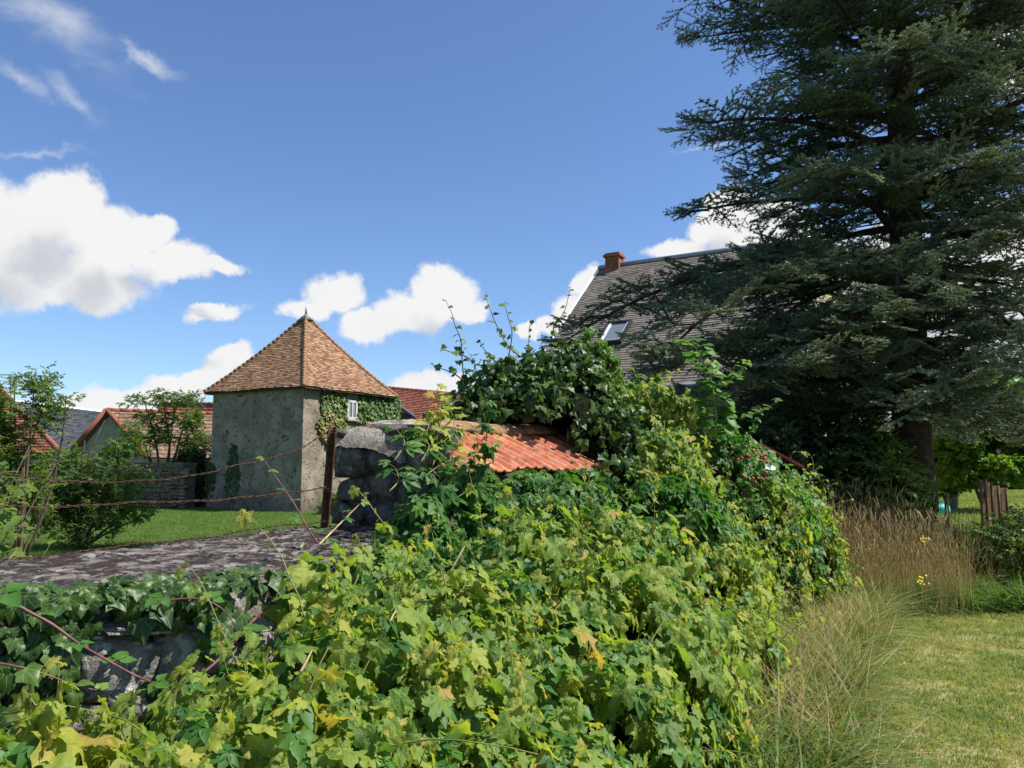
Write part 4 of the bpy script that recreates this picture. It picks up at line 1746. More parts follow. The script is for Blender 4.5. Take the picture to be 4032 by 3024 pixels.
def front_wall():
    root = empty("stone_wall", (-1.4, 3.6, 0))
    tag(root, "old stone wall with mossy lichened flat top in the left foreground", "stone wall")
    step = .022
    xs = np.arange(-4.0, -.40, step)
    ys = np.arange(1.3, 5.2, step)
    gx, gy = np.meshgrid(xs, ys)
    wx = gx + .03 * fbm(gx * 3.5, gy * 3.5, 0, 1)
    wy = gy + .03 * fbm(gx * 3.5, gy * 3.5, 0, 5)
    ins = inside(SLAB, wx, wy)
    ed = edge_dist(SLAB, wx, wy)
    z = slab_z(gx, gy) - .11 * (1 - np.clip(ed / .075, 0, 1) ** .5)
    z = np.where(ins, z, 1.02)
    ny, nx = gx.shape
    keep = ins[:-1, :-1] | ins[1:, :-1] | ins[:-1, 1:] | ins[1:, 1:]
    idx = -np.ones(gx.shape, int)
    use = np.zeros(gx.shape, bool)
    use[:-1, :-1] |= keep
    use[1:, :-1] |= keep
    use[:-1, 1:] |= keep
    use[1:, 1:] |= keep
    idx[use] = np.arange(use.sum())
    mb = MB()
    mb.v = [tuple(p) for p in np.stack([gx[use], gy[use], z[use]], 1)]
    jj, ii = np.nonzero(keep)
    mb.f = [(int(idx[j, i]), int(idx[j, i + 1]), int(idx[j + 1, i + 1]), int(idx[j + 1, i])) for j, i in zip(jj, ii)]
    mb.s = [.5] * len(mb.f)
    mb.smooth = [True] * len(mb.f)
    rel(mb.build("coping", MAT["mortar_top"]), root)
    # body of the wall, slightly inset
    c = Vector((np.mean([p[0] for p in SLAB]), np.mean([p[1] for p in SLAB]), 0))
    q = MB()
    inner = []
    for p in SLAB:
        v = Vector((p[0], p[1], 0))
        inner.append((v + (c - v).normalized() * .16).to_tuple()[:2])
    q.prism(inner, -.1, 1.06)
    rel(q.build("core", MAT["darkstone"]), root)
    F_ = [(-2.7, 1.98), (-1.66, 2.56), (-1.04, 2.93), (-.90, 3.15), (-.77, 3.9), (-.62, 4.6)]
    for k in range(len(F_) - 1):
        rubble_face(root, LSTONES if k in (1, 2) else STONES, (*F_[k], 0), (*F_[k + 1], 0), .18, 1.02, (.14, .30), (.11, .19), .26, 60, .025, .14)
    B_ = [(-1.25, 5.0), (-1.8, 4.3), (-2.45, 3.55)]
    for k in range(len(B_) - 1):
        rubble_face(root, STONES, (*B_[k], 0), (*B_[k + 1], 0), .4, 1.0, (.2, .34), (.15, .2), .24, 24)
    # moss cushions on the top
    def cushion(seed, mat):
        q = MB()
        r_ = random.Random(seed)
        vs = [(0, 0, .5)]
        for ring, rr, zz in ((0, .55, .42), (1, 1.0, .0)):
            for k in range(9):
                a = 2 * PI * k / 9
                f_ = r_.uniform(.8, 1.15)
                vs.append((rr * f_ * math.cos(a), rr * f_ * math.sin(a), zz * r_.uniform(.7, 1.1)))
        fs = [(0, 1 + k, 1 + (k + 1) % 9) for k in range(9)] + [(1 + k, 10 + k, 10 + (k + 1) % 9, 1 + (k + 1) % 9) for k in range(9)]
        q.add(vs, fs, .5, True)
        return q.mesh("moss_cushion", mat)
    for mat, n, sz, sd in (("moss", 3200, .0125, 1), ("mossgrey", 2200, .011, 4)):
        pts = []
        while len(pts) < n:
            x, y = rng.uniform(-3.9, -.5), rng.uniform(1.4, 5.1)
            xa, ya = np.array([x]), np.array([y])
            if not inside(SLAB, xa, ya)[0] or edge_dist(SLAB, xa, ya)[0] < .03:
                continue
            dens = fbm(x * 2.2, y * 2.2, 0, sd) + (.5 if y > 4.0 else 0) + rng.uniform(-.5, .5)
            if dens < .1:
                continue
            pts.append((x, y, float(slab_z(x, y)) - .006))
        pts = np.array(pts) - np.array([-1.4, 3.6, 0])
        eu = np.zeros((n, 3))
        eu[:, 2] = rng.uniform(0, 6, n)
        scatter("moss", [cushion(sd, MAT[mat]), cushion(sd + 1, MAT[mat])], pts, eu, sz * rng.uniform(.5, 1.6, n), np.zeros(n), root)
    return root


front_wall()


# ------------------------------------------------------------------ end pier and tiled lean-to roof
dv_al = Vector((.60, .80, 0))
dv_n = Vector((.80, -.60, 0))
EAVE0 = Vector((-.36, 4.75, 1.54))


def pier():
    root = empty("stone_pier", (-.85, 4.95, 0))
    tag(root, "dark rubble stone gable end with pale mortar cap beside the iron post", "stone pier")
    A = Vector((-1.10, 5.0, 0))
    B = Vector((-.56, 4.70, 0))
    al = (B - A).normalized()
    rz = math.atan2(al.y, al.x)
    q = MB()
    bk = Vector((-al.y, al.x, 0)) * .62
    zt0, zt1 = 1.80, 1.52
    a_, b_ = A + bk * .06 + al * .05, B + bk * .06 - al * .05
    q.add([Vector((a_.x, a_.y, 0)), Vector((b_.x, b_.y, 0)), Vector(((b_ + bk).x, (b_ + bk).y, 0)), Vector(((a_ + bk).x, (a_ + bk).y, 0)),
           Vector((a_.x, a_.y, zt0)), Vector((b_.x, b_.y, zt1)), Vector(((b_ + bk).x, (b_ + bk).y, zt1)), Vector(((a_ + bk).x, (a_ + bk).y, zt0))],
          [(0, 1, 5, 4), (1, 2, 6, 5), (2, 3, 7, 6), (3, 0, 4, 7), (4, 5, 6, 7)])
    rel(q.build("core", MAT["darkstone"]), root)
    # rubble of the near face and the left return, courses of uneven stones
    n_ = Vector((al.y, -al.x, 0))
    rubble_face(root, DSTONES, A + al * .03 - n_ * .135, B - n_ * .135, .98, 1.76, (.10, .30), (.08, .20), .30, 60, .03, .25)
    rubble_face(root, DSTONES, A + bk * .9 + al * .15, A + bk * .25 + al * .15, .98, 1.74, (.12, .24), (.10, .17), .24, 40, .03, .2)
    # rough mortar cap sloping down to the tiles
    n = 22
    vs = []
    for j in range(n + 1):
        for i in range(n + 1):
            u, v = i / n, j / n
            p = A + al * (-.03 + .56 * u) + bk * (-.10 + 1.0 * v)
            edge = min(u, 1 - u, v, 1 - v)
            z = 1.80 + .09 * min(1, v * 1.6) - .20 * max(0, u - .45) ** 1.2 + .018 * float(fbm(u * 6, v * 6, 0, 2)) + .014 * float(fbm(u * 17, v * 17, 0, 5)) - .10 * max(0, 1 - edge / .12) ** 1.6
            vs.append((p.x, p.y, z))
    q = MB()
    q.add(vs, [(j * (n + 1) + i, j * (n + 1) + i + 1, (j + 1) * (n + 1) + i + 1, (j + 1) * (n + 1) + i) for j in range(n) for i in range(n)], .5, True)
    rel(q.build("mortar_cap", MAT["cap"]), root)
    rubble = A + al * .33 + bk * .5 + Vector((0, 0, 1.78))
    put_stone(root, DSTONES[0], rubble, (.50, .50, .14), rz, .03)


pier()


def tile_proto():
    """interlocking clay tile .22 wide (x), .42 long (y, up the slope), two flutes"""
    prof = [(-.118, .000), (-.112, .022), (-.094, .026), (-.078, .020), (-.070, .004), (-.022, .002), (-.014, .020), (0, .026), (.014, .020), (.022, .002), (.070, .002), (.082, .006), (.090, .028), (.104, .034), (.118, .028), (.124, .010)]
    q = MB()
    ys = [(-.006, .55), (.006, .9), (.02, 1.0), (.20, 1.0), (.42, 1.0)]
    n = len(prof)
    vs = []
    for (y, k) in ys:
        for (x, z) in prof:
            vs.append((x, y, z * k + .0))
    fs = [(j * n + i, j * n + i + 1, (j + 1) * n + i + 1, (j + 1) * n + i) for j in range(len(ys) - 1) for i in range(n - 1)]
    off = len(vs)
    for (x, z) in prof:
        vs.append((x, -.004, z * .5 - .016))
    for (x, z) in prof:
        vs.append((x, .42, z - .014))
    fs += [(i + 1, i, off + i, off + i + 1) for i in range(n - 1)]
    fs += [(off + i, off + n + i, off + n + i + 1, off + i + 1) for i in range(n - 1)]
    q.add(vs, fs, .5, True)
    me = q.mesh("roof_tile", MAT["newtile"])
    return me


def tiled_roof():
    root = empty("tiled_roof", (EAVE0.x, EAVE0.y, 0))
    tag(root, "low lean-to roof of red interlocking clay tiles half buried in creeper", "tiled roof")
    base = Vector((EAVE0.x, EAVE0.y, 0))
    run, rise = .76, .29
    up = (-dv_n * run + Vector((0, 0, rise))).normalized()
    nr = dv_al.cross(up).normalized()
    if nr.z < 0:
        nr = -nr
    M = Matrix((dv_al, up, nr)).transposed()
    me = tile_proto()
    for j in range(2):
        for i in range(0, 11):
            slip = random.uniform(-.012, .012) + (.05 if i in (3, 4) and j == 0 else 0)
            p = EAVE0 - base + dv_al * (i * .222 + .05 + random.uniform(-.004, .004)) + up * (j * .37 + slip) + nr * (.012 + j * .012)
            o = link("roof_tile", me, root)
            o.location = p
            e = M.to_4x4() @ Matrix.Rotation(random.uniform(-.012, .012), 4, "Z") @ Matrix.Rotation(.03 + random.uniform(-.006, .006), 4, "X")
            o.rotation_euler = e.to_euler()
    # deck under the tiles and supporting masonry
    q = MB()
    a = EAVE0 - base - dv_al * .2 - nr * .03 + up * .03
    b = a + dv_al * 2.6
    q.add([a, b, b + up * .8, a + up * .8, a - Vector((0, 0, .06)), b - Vector((0, 0, .06))], [(0, 1, 2, 3), (0, 4, 5, 1)])
    q.build("deck", MAT["timber"], root)
    q = MB()
    f0 = EAVE0 - base - dv_n * .12 - dv_al * .1
    t0 = f0 + up * .72
    L = dv_al * 2.5
    bt = [Vector((p.x, p.y, 0)) for p in (f0, f0 + L, t0 + L, t0)]
    tp = [f0 - nr * .06, f0 + L - nr * .06, t0 + L - nr * .06, t0 - nr * .06]
    q.add(bt + tp, [(0, 1, 5, 4), (1, 2, 6, 5), (2, 3, 7, 6), (3, 0, 4, 7)])
    q.build("masonry", MAT["darkstone"], root)
    # lichened ridge tiles lying along the top
    for k in range(4):
        q = MB()
        n = 7
        pts, L2 = [], .46
        vs = []
        for u in (0, .5, 1):
            for i in range(n):
                a_ = PI * (i / (n - 1) - .5) * .8
                vs.append((math.sin(a_) * .17, u * L2, math.cos(a_) * .10 - .05 + .004 * math.sin(9 * u + i)))
        m_ = len(vs)
        vs += [(x, y, z - .022) for x, y, z in vs]
        fs = [(j * n + i, j * n + i + 1, (j + 1) * n + i + 1, (j + 1) * n + i) for j in range(2) for i in range(n - 1)]
        fs += [(m_ + b2, m_ + a2, m_ + d2, m_ + c2) for (a2, b2, c2, d2) in fs]
        fs += [(i, m_ + i, m_ + i + 1, i + 1) for i in range(n - 1)] + [(2 * n + i + 1, m_ + 2 * n + i + 1, m_ + 2 * n + i, 2 * n + i) for i in range(n - 1)]
        fs += [(j * n, (j + 1) * n, m_ + (j + 1) * n, m_ + j * n) for j in range(2)] + [((j + 1) * n - 1, m_ + (j + 1) * n - 1, m_ + (j + 2) * n - 1, (j + 2) * n - 1) for j in range(2)]
        q.add(vs, fs, .5, True)
        o = q.build("ridge_tile", MAT["oldtile"], root)
        o.location = EAVE0 - base + up * .80 + dv_al * (.35 + k * .42) + Vector((0, 0, .035 + .015 * (k % 2)))
        o.rotation_euler = (random.uniform(-.03, .05), random.uniform(-.05, .05), math.atan2(dv_al.y, dv_al.x) - PI / 2 + random.uniform(-.05, .05))
    return root


tiled_roof()


# ------------------------------------------------------------------ iron post and barbed wire
def post_and_wire():
    foot, top = P(324, 520, 4.8), P(333, 427, 4.8)
    foot.z = 1.12
    root = empty("iron_post", foot)
    tag(root, "leaning rusty angle iron fence post set on top of the wall", "fence post")
    q = MB()
    w = .046
    prof = [(-w, 0), (0, 0), (0, -w), (.006, -w - .0), (.007, .007), (-w, .007)]
    prof = [(-w / 2 - .004, -.012), (0.004, .012), (w / 2 + .006, -.020), (w / 2 + .002, -.026), (.004, .004), (-w / 2, -.020)]
    ax = top - foot
    vs = [(p[0], p[1], -.05) for p in prof] + [(p[0] + ax.x, p[1] + ax.y, ax.z) for p in prof]
    n = len(prof)
    q.add(vs, [(i, (i + 1) % n, n + (i + 1) % n, n + i) for i in range(n)] + [tuple(range(n, 2 * n)), tuple(range(n))[::-1]])
    q.build("angle_iron", MAT["rust"], root)
    for f_ in (.93, .42):
        q = MB()
        pts = []
        for k in range(22):
            a = k * 2 * PI / 9
            pts.append((ax.x * f_ + .032 * math.cos(a), ax.y * f_ - .004 + .026 * math.sin(a), ax.z * f_ + k * .0016))
        pts += [(ax.x * f_ + .05, -.05, ax.z * f_ - .03), (ax.x * f_ + .075, -.05, ax.z * f_ - .08)]
        q.tube(pts, .0022, 4)
        q.build("wire_tie", MAT["wire"], root)
    strands = [
        ("upper strand of rusty barbed wire sagging left from the post top", [(-300, 1830), (0, 1866), (190, 1887), (353, 1898), (515, 1899), (673, 1883), (787, 1865), (900, 1840), (1015, 1819), (1094, 1799), (1184, 1762), (1268, 1714), (1311, 1690)]),
        ("middle strand of rusty barbed wire tied at the waist of the post", [(-300, 1998), (0, 1996), (244, 1993), (488, 1983), (743, 1972), (961, 1960), (1094, 1946), (1184, 1932), (1290, 1915)]),
        ("lowest strand of rusty barbed wire running just above the wall top", [(-300, 2235), (0, 2207), (217, 2183), (461, 2153), (705, 2126), (925, 2097), (1063, 2076), (1184, 2062), (1290, 2052)])]
    for lb, pts in strands:
        pw = []
        for (x4, y4) in pts:
            u = (x4 - 0) / 1300
            d = 1 / ((1 - u) / 3.55 + u / 4.8)
            pw.append(Q(x4, y4, d))
        # resample with catmull-rom
        dense = []
        for i in range(len(pw) - 1):
            p0, p1, p2, p3 = pw[max(i - 1, 0)], pw[i], pw[i + 1], pw[min(i + 2, len(pw) - 1)]
            k = max(2, int((p2 - p1).length / .012))
            for j in range(k):
                t_ = j / k
                dense.append(.5 * ((2 * p1) + (p2 - p0) * t_ + (2 * p0 - 5 * p1 + 4 * p2 - p3) * t_ * t_ + (3 * p1 - p0 - 3 * p2 + p3) * t_ ** 3))
        root = empty("barbed_wire", tuple(pw[-1]))
        tag(root, lb, "barbed wire", "barbed wire strands fixed to the iron post")
        base = pw[-1]
        s = 0
        la, lb_ = [], []
        barbs = []
        nxt = .1
        for i, p in enumerate(dense):
            if i:
                s += (p - dense[i - 1]).length
            a = s / .045 * 2 * PI * .5
            off = Vector((0, math.cos(a), math.sin(a))) * .0036
            wob = Vector((0, 0, .004 * math.sin(s * 9) + .003 * math.sin(s * 23)))
            la.append(p + off + wob - base)
            lb_.append(p - off + wob - base)
            if s > nxt:
                barbs.append((p + wob - base, (p - dense[i - 1]).normalized()))
                nxt += .125 + random.uniform(-.01, .01)
        q = MB()
        q.tube(la, .0024, 4)
        q.tube(lb_, .0024, 4)
        q.build("twisted_wire", MAT["wire"], root)
        for p, tg in barbs:
            q = MB()
            u = tg.orthogonal().normalized()
            v = tg.cross(u)
            q.tube([tg * (-.008 + .002 * k) + (u * math.cos(k * 1.2) + v * math.sin(k * 1.2)) * .0062 for k in range(9)], .0017, 3)
            a = random.uniform(0, 3)
            for sg in (1, -1):
                dd = (u * math.cos(a) + v * math.sin(a)) * sg
                q.tube([tg * .006 * sg + dd * .003, tg * .008 * sg + dd * .024], [.0018, .0006], 3)
            o = q.build("barb", MAT["wire"], root)
            o.location = p


post_and_wire()


# ------------------------------------------------------------------ the overgrown bank : mounds of climbing plants
# (x, y, top z, radius along, radius across, direction deg, plant)
MOUNDS = [
    (-.72, 3.10, 1.13, .32, .28, 70, "vine"), (-.60, 3.62, 1.15, .36, .26, 75, "vine"), (-.50, 4.15, 1.24, .32, .26, 70, "creeper"), (-.94, 2.58, .84, .30, .24, 30, "vine"), (-.50, 4.50, 1.44, .26, .22, 60, "creeper"), (-.30, 4.66, 1.50, .30, .18, 53, "creeper"),
    (-1.42, 1.86, .94, .95, .34, 22, "vineL"), (-.75, 2.15, .92, .60, .50, 25, "vine"), (-2.3, 1.55, .94, .8, .40, 22, "vineL"), (-1.3, 1.6, .75, 1.2, .35, 20, "vineL"),
    (-.50, 2.75, 1.02, .52, .48, 40, "vine"), (-.25, 2.55, .72, .80, .70, 30, "vine"), (.05, 3.2, .88, .80, .60, 45, "vine"),
    (-.20, 3.45, 1.08, .52, .50, 50, "vine"), (.45, 3.9, 1.0, .75, .55, 50, "vine"), (.10, 4.15, 1.26, .55, .42, 50, "vine"),
    (.60, 4.55, 1.22, .70, .50, 50, "vine"), (.75, 4.5, .85, .70, .50, 55, "vine"), (.65, 4.0, .55, .60, .45, 50, "vine"),
    (-.42, 4.35, 1.20, .40, .34, 60, "creeper"), (-.18, 4.68, 1.46, .38, .26, 50, "creeper"), (.14, 5.08, 1.50, .42, .27, 53, "creeper"), (.50, 5.56, 1.52, .45, .27, 53, "creeper"), (.88, 6.02, 1.56, .45, .30, 53, "creeper"),
    (1.15, 5.6, 1.42, .65, .50, 58, "creeper"), (1.18, 6.25, 1.80, .75, .45, 55, "vineR"),
    (1.25, 5.45, 1.10, .65, .45, 60, "vineR"), (1.55, 6.3, 1.28, .70, .42, 60, "vineR"), (1.32, 5.0, .62, .50, .36, 60, "vineR"),
    (1.2, 6.9, 2.24, .70, .55, 30, "vineR"), (1.85, 7.15, 1.98, .75, .50, 30, "bramble"), (2.35, 7.6, 1.70, .70, .48, 35, "bramble"), (2.25, 7.2, 1.48, .55, .36, 40, "vineR"),
    (2.85, 8.05, 1.36, .62, .42, 35, "vineR"), (1.92, 7.0, 1.12, .60, .42, 50, "vineR"), (3.05, 8.2, .98, .55, .36, 45, "vineR"), (2.5, 7.7, .95, .6, .4, 45, "vineR"),
    (.35, 6.75, 2.56, .80, .60, 10, "ivy"), (-.15, 6.65, 2.42, .50, .48, 0, "ivy"), (-.45, 6.5, 2.02, .42, .42, 0, "ivy"), (-.55, 6.1, 1.80, .40, .40, 0, "ivy"), (.85, 6.6, 2.10, .60, .60, 20, "ivy"), (.50, 6.85, 2.66, .42, .40, 0, "ivy"),
    (.30, 6.25, 1.95, .75, .40, 40, "ivy"), (.95, 6.2, 1.80, .60, .40, 50, "ivy"),
    (.75, 7.1, 2.74, .30, .35, 0, "creeperT"), (1.05, 7.1, 2.42, .38, .35, 0, "creeperT"),
]


def mound_field():
    step = .05
    xs = np.arange(-3.4, 4.4, step)
    ys = np.arange(.95, 9.0, step)
    gx, gy = np.meshgrid(xs, ys)
    z = np.full(gx.shape, -1.0)
    own = np.full(gx.shape, -1)
    for k, (cx, cy, zt, rl, rc, dg, sp) in enumerate(MOUNDS):
        c, s = math.cos(R(dg)), math.sin(R(dg))
        u = ((gx - cx) * c + (gy - cy) * s) / rl
        v = (-(gx - cx) * s + (gy - cy) * c) / rc
        w = .12 * fbm(gx * 3.1, gy * 3.1, 0, k * .7)
        rr = np.sqrt(u * u + v * v) + w
        zz = zt * np.clip(1 - np.clip(rr, 0, None) ** 2.6, 0, 1) ** .42
        zz = np.where(rr < 1, zz, -1)
        m = zz > z
        z = np.where(m, zz, z)
        own = np.where(m, k, own)
    z = z + np.where(z > .1, .13 * fbm(gx * 3.4, gy * 3.4, 0, 9) + .07 * fbm(gx * 7.5, gy * 7.5, 0, 4), 0)
    return gx, gy, z, own


GX, GY, GZ, OWN = mound_field()


def mound_samples(species, dens, off=(-.18, .08)):
    """area-weighted points with normals on the mounds that carry the species"""
    ids = [k for k, m in enumerate(MOUNDS) if m[6] in species]
    z = np.maximum(GZ, 0)
    z00, z10, z01, z11 = z[:-1, :-1], z[:-1, 1:], z[1:, :-1], z[1:, 1:]
    step = .05
    dzdx = ((z10 - z00) + (z11 - z01)) / 2 / step
    dzdy = ((z01 - z00) + (z11 - z10)) / 2 / step
    area = step * step * np.sqrt(1 + dzdx ** 2 + dzdy ** 2)
    ok = np.isin(OWN[:-1, :-1], ids) & (np.maximum(np.maximum(z00, z10), np.maximum(z01, z11)) > .10)
    wgt = np.where(ok, area, 0).ravel()
    n = int(wgt.sum() * dens)
    cell = rng.choice(len(wgt), size=n, p=wgt / wgt.sum())
    jj, ii = np.unravel_index(cell, area.shape)
    fx, fy = rng.random(n), rng.random(n)
    x = GX[jj, ii] + fx * step
    y = GY[jj, ii] + fy * step
    zz = z[jj, ii] * (1 - fx) * (1 - fy) + z[jj, ii + 1] * fx * (1 - fy) + z[jj + 1, ii] * (1 - fx) * fy + z[jj + 1, ii + 1] * fx * fy
    nrm = np.stack([-dzdx[jj, ii], -dzdy[jj, ii], np.ones(n)], 1)
    nrm /= np.linalg.norm(nrm, axis=1, keepdims=True)
    pos = np.stack([x, y, zz], 1) + nrm * rng.uniform(off[0], off[1], n)[:, None]
    keep = (pos[:, 2] > .04) & (fbm(x * 4.2, y * 4.2, zz * 4.2, 13) > -.36 + .3 * rng.random(len(x))) & (fbm(x * 1.9, y * 1.9, zz * 2.4, 21) > -.44 + .12 * rng.random(len(x)))
    return pos[keep], nrm[keep]


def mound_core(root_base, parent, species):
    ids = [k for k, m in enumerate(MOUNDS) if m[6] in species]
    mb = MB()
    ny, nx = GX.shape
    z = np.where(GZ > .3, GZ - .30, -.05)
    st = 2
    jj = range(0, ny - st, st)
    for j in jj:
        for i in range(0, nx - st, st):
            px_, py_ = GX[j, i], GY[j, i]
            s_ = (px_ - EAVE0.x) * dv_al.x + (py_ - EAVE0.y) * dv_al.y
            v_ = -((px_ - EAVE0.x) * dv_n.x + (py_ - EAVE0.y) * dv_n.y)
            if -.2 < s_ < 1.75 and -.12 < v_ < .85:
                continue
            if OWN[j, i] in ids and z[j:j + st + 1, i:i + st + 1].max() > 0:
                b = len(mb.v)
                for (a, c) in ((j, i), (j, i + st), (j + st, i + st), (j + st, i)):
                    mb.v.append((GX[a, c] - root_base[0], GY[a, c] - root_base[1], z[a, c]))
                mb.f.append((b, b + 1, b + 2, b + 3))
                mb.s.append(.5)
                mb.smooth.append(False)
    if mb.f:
        o = mb.build("shade_core", MAT["gapshade"], parent)  # added solid core, painted dark as the shade behind gaps in the leaves
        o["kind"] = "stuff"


def leaf_pose(nrm, face=.8, upw=.45, rnd=.55, hang=1.0):
    n = len(nrm)
    nn = nrm * face + np.array([.12, -.1, upw]) + unit(n) * rnd
    tip = np.array([0, 0, -hang]) + nrm * .45 + unit(n) * .6
    return euler_arrays(nn, tip)


def clear_of_hard(pos, pad=.0):
    """drop leaves that would hide the tiles, the wall top or the pier"""
    x, y, z = pos[:, 0], pos[:, 1], pos[:, 2]
    s = (x - EAVE0.x) * dv_al.x + (y - EAVE0.y) * dv_al.y
    v = -((x - EAVE0.x) * dv_n.x + (y - EAVE0.y) * dv_n.y)
    on_tiles = (s > -.02) & (s < 1.72) & (v > -.05 - pad) & (v < .78) & (z > 1.0) & (z < 1.98)
    sl_ = inside([(p[0], p[1]) for p in SLAB], x, y) & (z > .8) & (edge_dist(SLAB, x, y) > .03)
    pr = (x > -1.2) & (x < -.68) & (y > 4.3) & (y < 5.6)
    return ~(on_tiles | sl_ | pr)


def bank_plants():
    specs = [
        ("grapevine", ("vine",), VINE, 1500, (.035, .112), "wild grapevine with pale green lobed leaves sprawling over the middle of the bank", "grapevine", 300, (.52, .2)),
        ("grapevine", ("vineL",), VINE, 950, (.05, .132), "bright yellow-green grapevine below the ivy in the bottom left corner", "grapevine", 160, (.66, .14)),
        ("grapevine", ("vineR",), VINE, 1300, (.035, .10), "sunlit lime green grapevine tumbling down the right end of the bank", "grapevine", 120, (.62, .15)),
        ("virginia_creeper", ("creeper",), CREEP, 600, (.11, .20), "virginia creeper with drooping five-fingered leaves hanging below the red tiles", "creeper", 260, (.42, .2)),
        ("virginia_creeper", ("creeperT",), CREEP, 420, (.11, .17), "yellowish virginia creeper draped over the peak of the ivy bush", "creeper", 60, (.8, .12)),
        ("ivy_bush", ("ivy",), IVY, 1400, (.045, .10), "dense dark ivy bush rising behind the red tiles", "ivy", 300, (.38, .22)),
        ("bramble", ("bramble",), BRAM, 420, (.09, .15), "bramble thicket with berries at the right end of the bank", "bramble", 100, (.35, .2)),
    ]
    for nm, sp, pro, dens, sz, lb, cat, single, tn in specs:
        pos, nrm = mound_samples(sp, dens)
        # loose stragglers that break up the outline
        p2, n2 = mound_samples(sp, dens * .10, (.03, .16))
        pos, nrm = np.vstack([pos, p2]), np.vstack([nrm, n2])
        k = clear_of_hard(pos, .02)
        pos, nrm = pos[k], nrm[k]
        n0 = len(pos)
        runs, small = [], []
        for _ in range({"grapevine": 90, "ivy_bush": 26, "virginia_creeper": 14, "bramble": 16}[nm]):
            i = rng.integers(0, n0)
            p = pos[i].copy()
            d_ = nrm[i] * .9 + np.array([0, -.15, .75]) + unit(1)[0] * .5
            d_ /= np.linalg.norm(d_)
            path = [p.copy()]
            L_ = rng.uniform(.15, .52)
            for q_ in range(7):
                d_ = d_ + unit(1)[0] * .16 + np.array([0, 0, -.07 if sp[0] != "ivy" else .05])
                d_ /= np.linalg.norm(d_)
                p = p + d_ * L_ / 7
                path.append(p.copy())
                for _k in range(1 if q_ % 2 else 2):
                    small.append((p + unit(1)[0] * .015, d_ + unit(1)[0] * .9, 1 - .55 * q_ / 7))
            runs.append(path)
        sp_, sn_, ss_ = np.array([a[0] for a in small]), np.array([a[1] for a in small]), np.array([a[2] for a in small])
        kk = clear_of_hard(sp_, .02)
        sp_, sn_, ss_ = sp_[kk], sn_[kk], ss_[kk]
        pos, nrm = np.vstack([pos, sp_]), np.vstack([nrm, sn_])
        shrink = np.concatenate([np.ones(n0), ss_ * .8])
        young = np.concatenate([np.zeros(n0), .10 + .22 * (1 - ss_)])
        n = len(pos)
        c = pos.mean(0)
        root = empty(nm, (c[0], c[1], 0))
        tag(root, lb, cat)
        base = np.array([c[0], c[1], 0])
        eu = leaf_pose(nrm, .7, .42, .72 if nm != "ivy_bush" else 1.0)
        scl = (sz[0] + (sz[1] * 1.12 - sz[0]) * rng.random(n) ** 2.0) * np.where(rng.random(n) < .12, 1.25, 1) * np.where(rng.random(n) < .25, .65, 1) * shrink
        patch = .22 * fbm(pos[:, 0] * 2.2, pos[:, 1] * 2.2, pos[:, 2] * 2, 4)
        tint = np.clip(rng.normal(tn[0], tn[1], n) + patch + young, 0, .90)
        if pro is VINE:
            rare = rng.random(n) < .03
            tint[rare] = rng.uniform(.93, 1, rare.sum())
        plant_leaves(root, pro, pos - base, eu, scl, tint, single, near=tuple(np.array([0, 0, EYE]) - base))
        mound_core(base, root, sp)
        for path in runs:
            q = MB()
            q.tube([Vector(a - base) for a in path], [.0032 * (1 - .09 * a) for a in range(8)], 4)
            q.build("shoot", MAT["stemgreen"] if nm != "bramble" else MAT["cane"], root)
        # wandering woody shoots among the leaves
        for _ in range(10 if nm == "grapevine" else 5):
            i = rng.integers(0, n)
            p = Vector(pos[i] - base)
            q = MB()
            pts = [p]
            dr = Vector(unit(1)[0])
            dr.z *= .4
            for s in range(7):
                dr = (dr + Vector(unit(1)[0]) * .45).normalized()
                pts.append(pts[-1] + dr * .07)
            q.tube(pts, [.0035 * (1 - .08 * a) for a in range(8)], 4)
            q.build("shoot", MAT["stemgreen"] if nm != "bramble" else MAT["cane"], root)
        # other species mixed in, thinly
        if nm == "grapevine":
            for pro2, d2, s2, nm2, tn2 in ((BRAM, 70, (.07, .12), "bramble_leaf", .45), (CREEP, 50, (.10, .15), "creeper_leaf", .4)):
                pb, nb = mound_samples(sp, d2, (.0, .07))
                kk = clear_of_hard(pb, .02)
                pb, nb = pb[kk], nb[kk]
                m = len(pb)
                scatter("mixed_foliage", pro2, pb - base, leaf_pose(nb, .7, .6, .4), rng.uniform(*s2, m), np.clip(rng.normal(tn2, .2, m), 0, 1), root)


bank_plants()


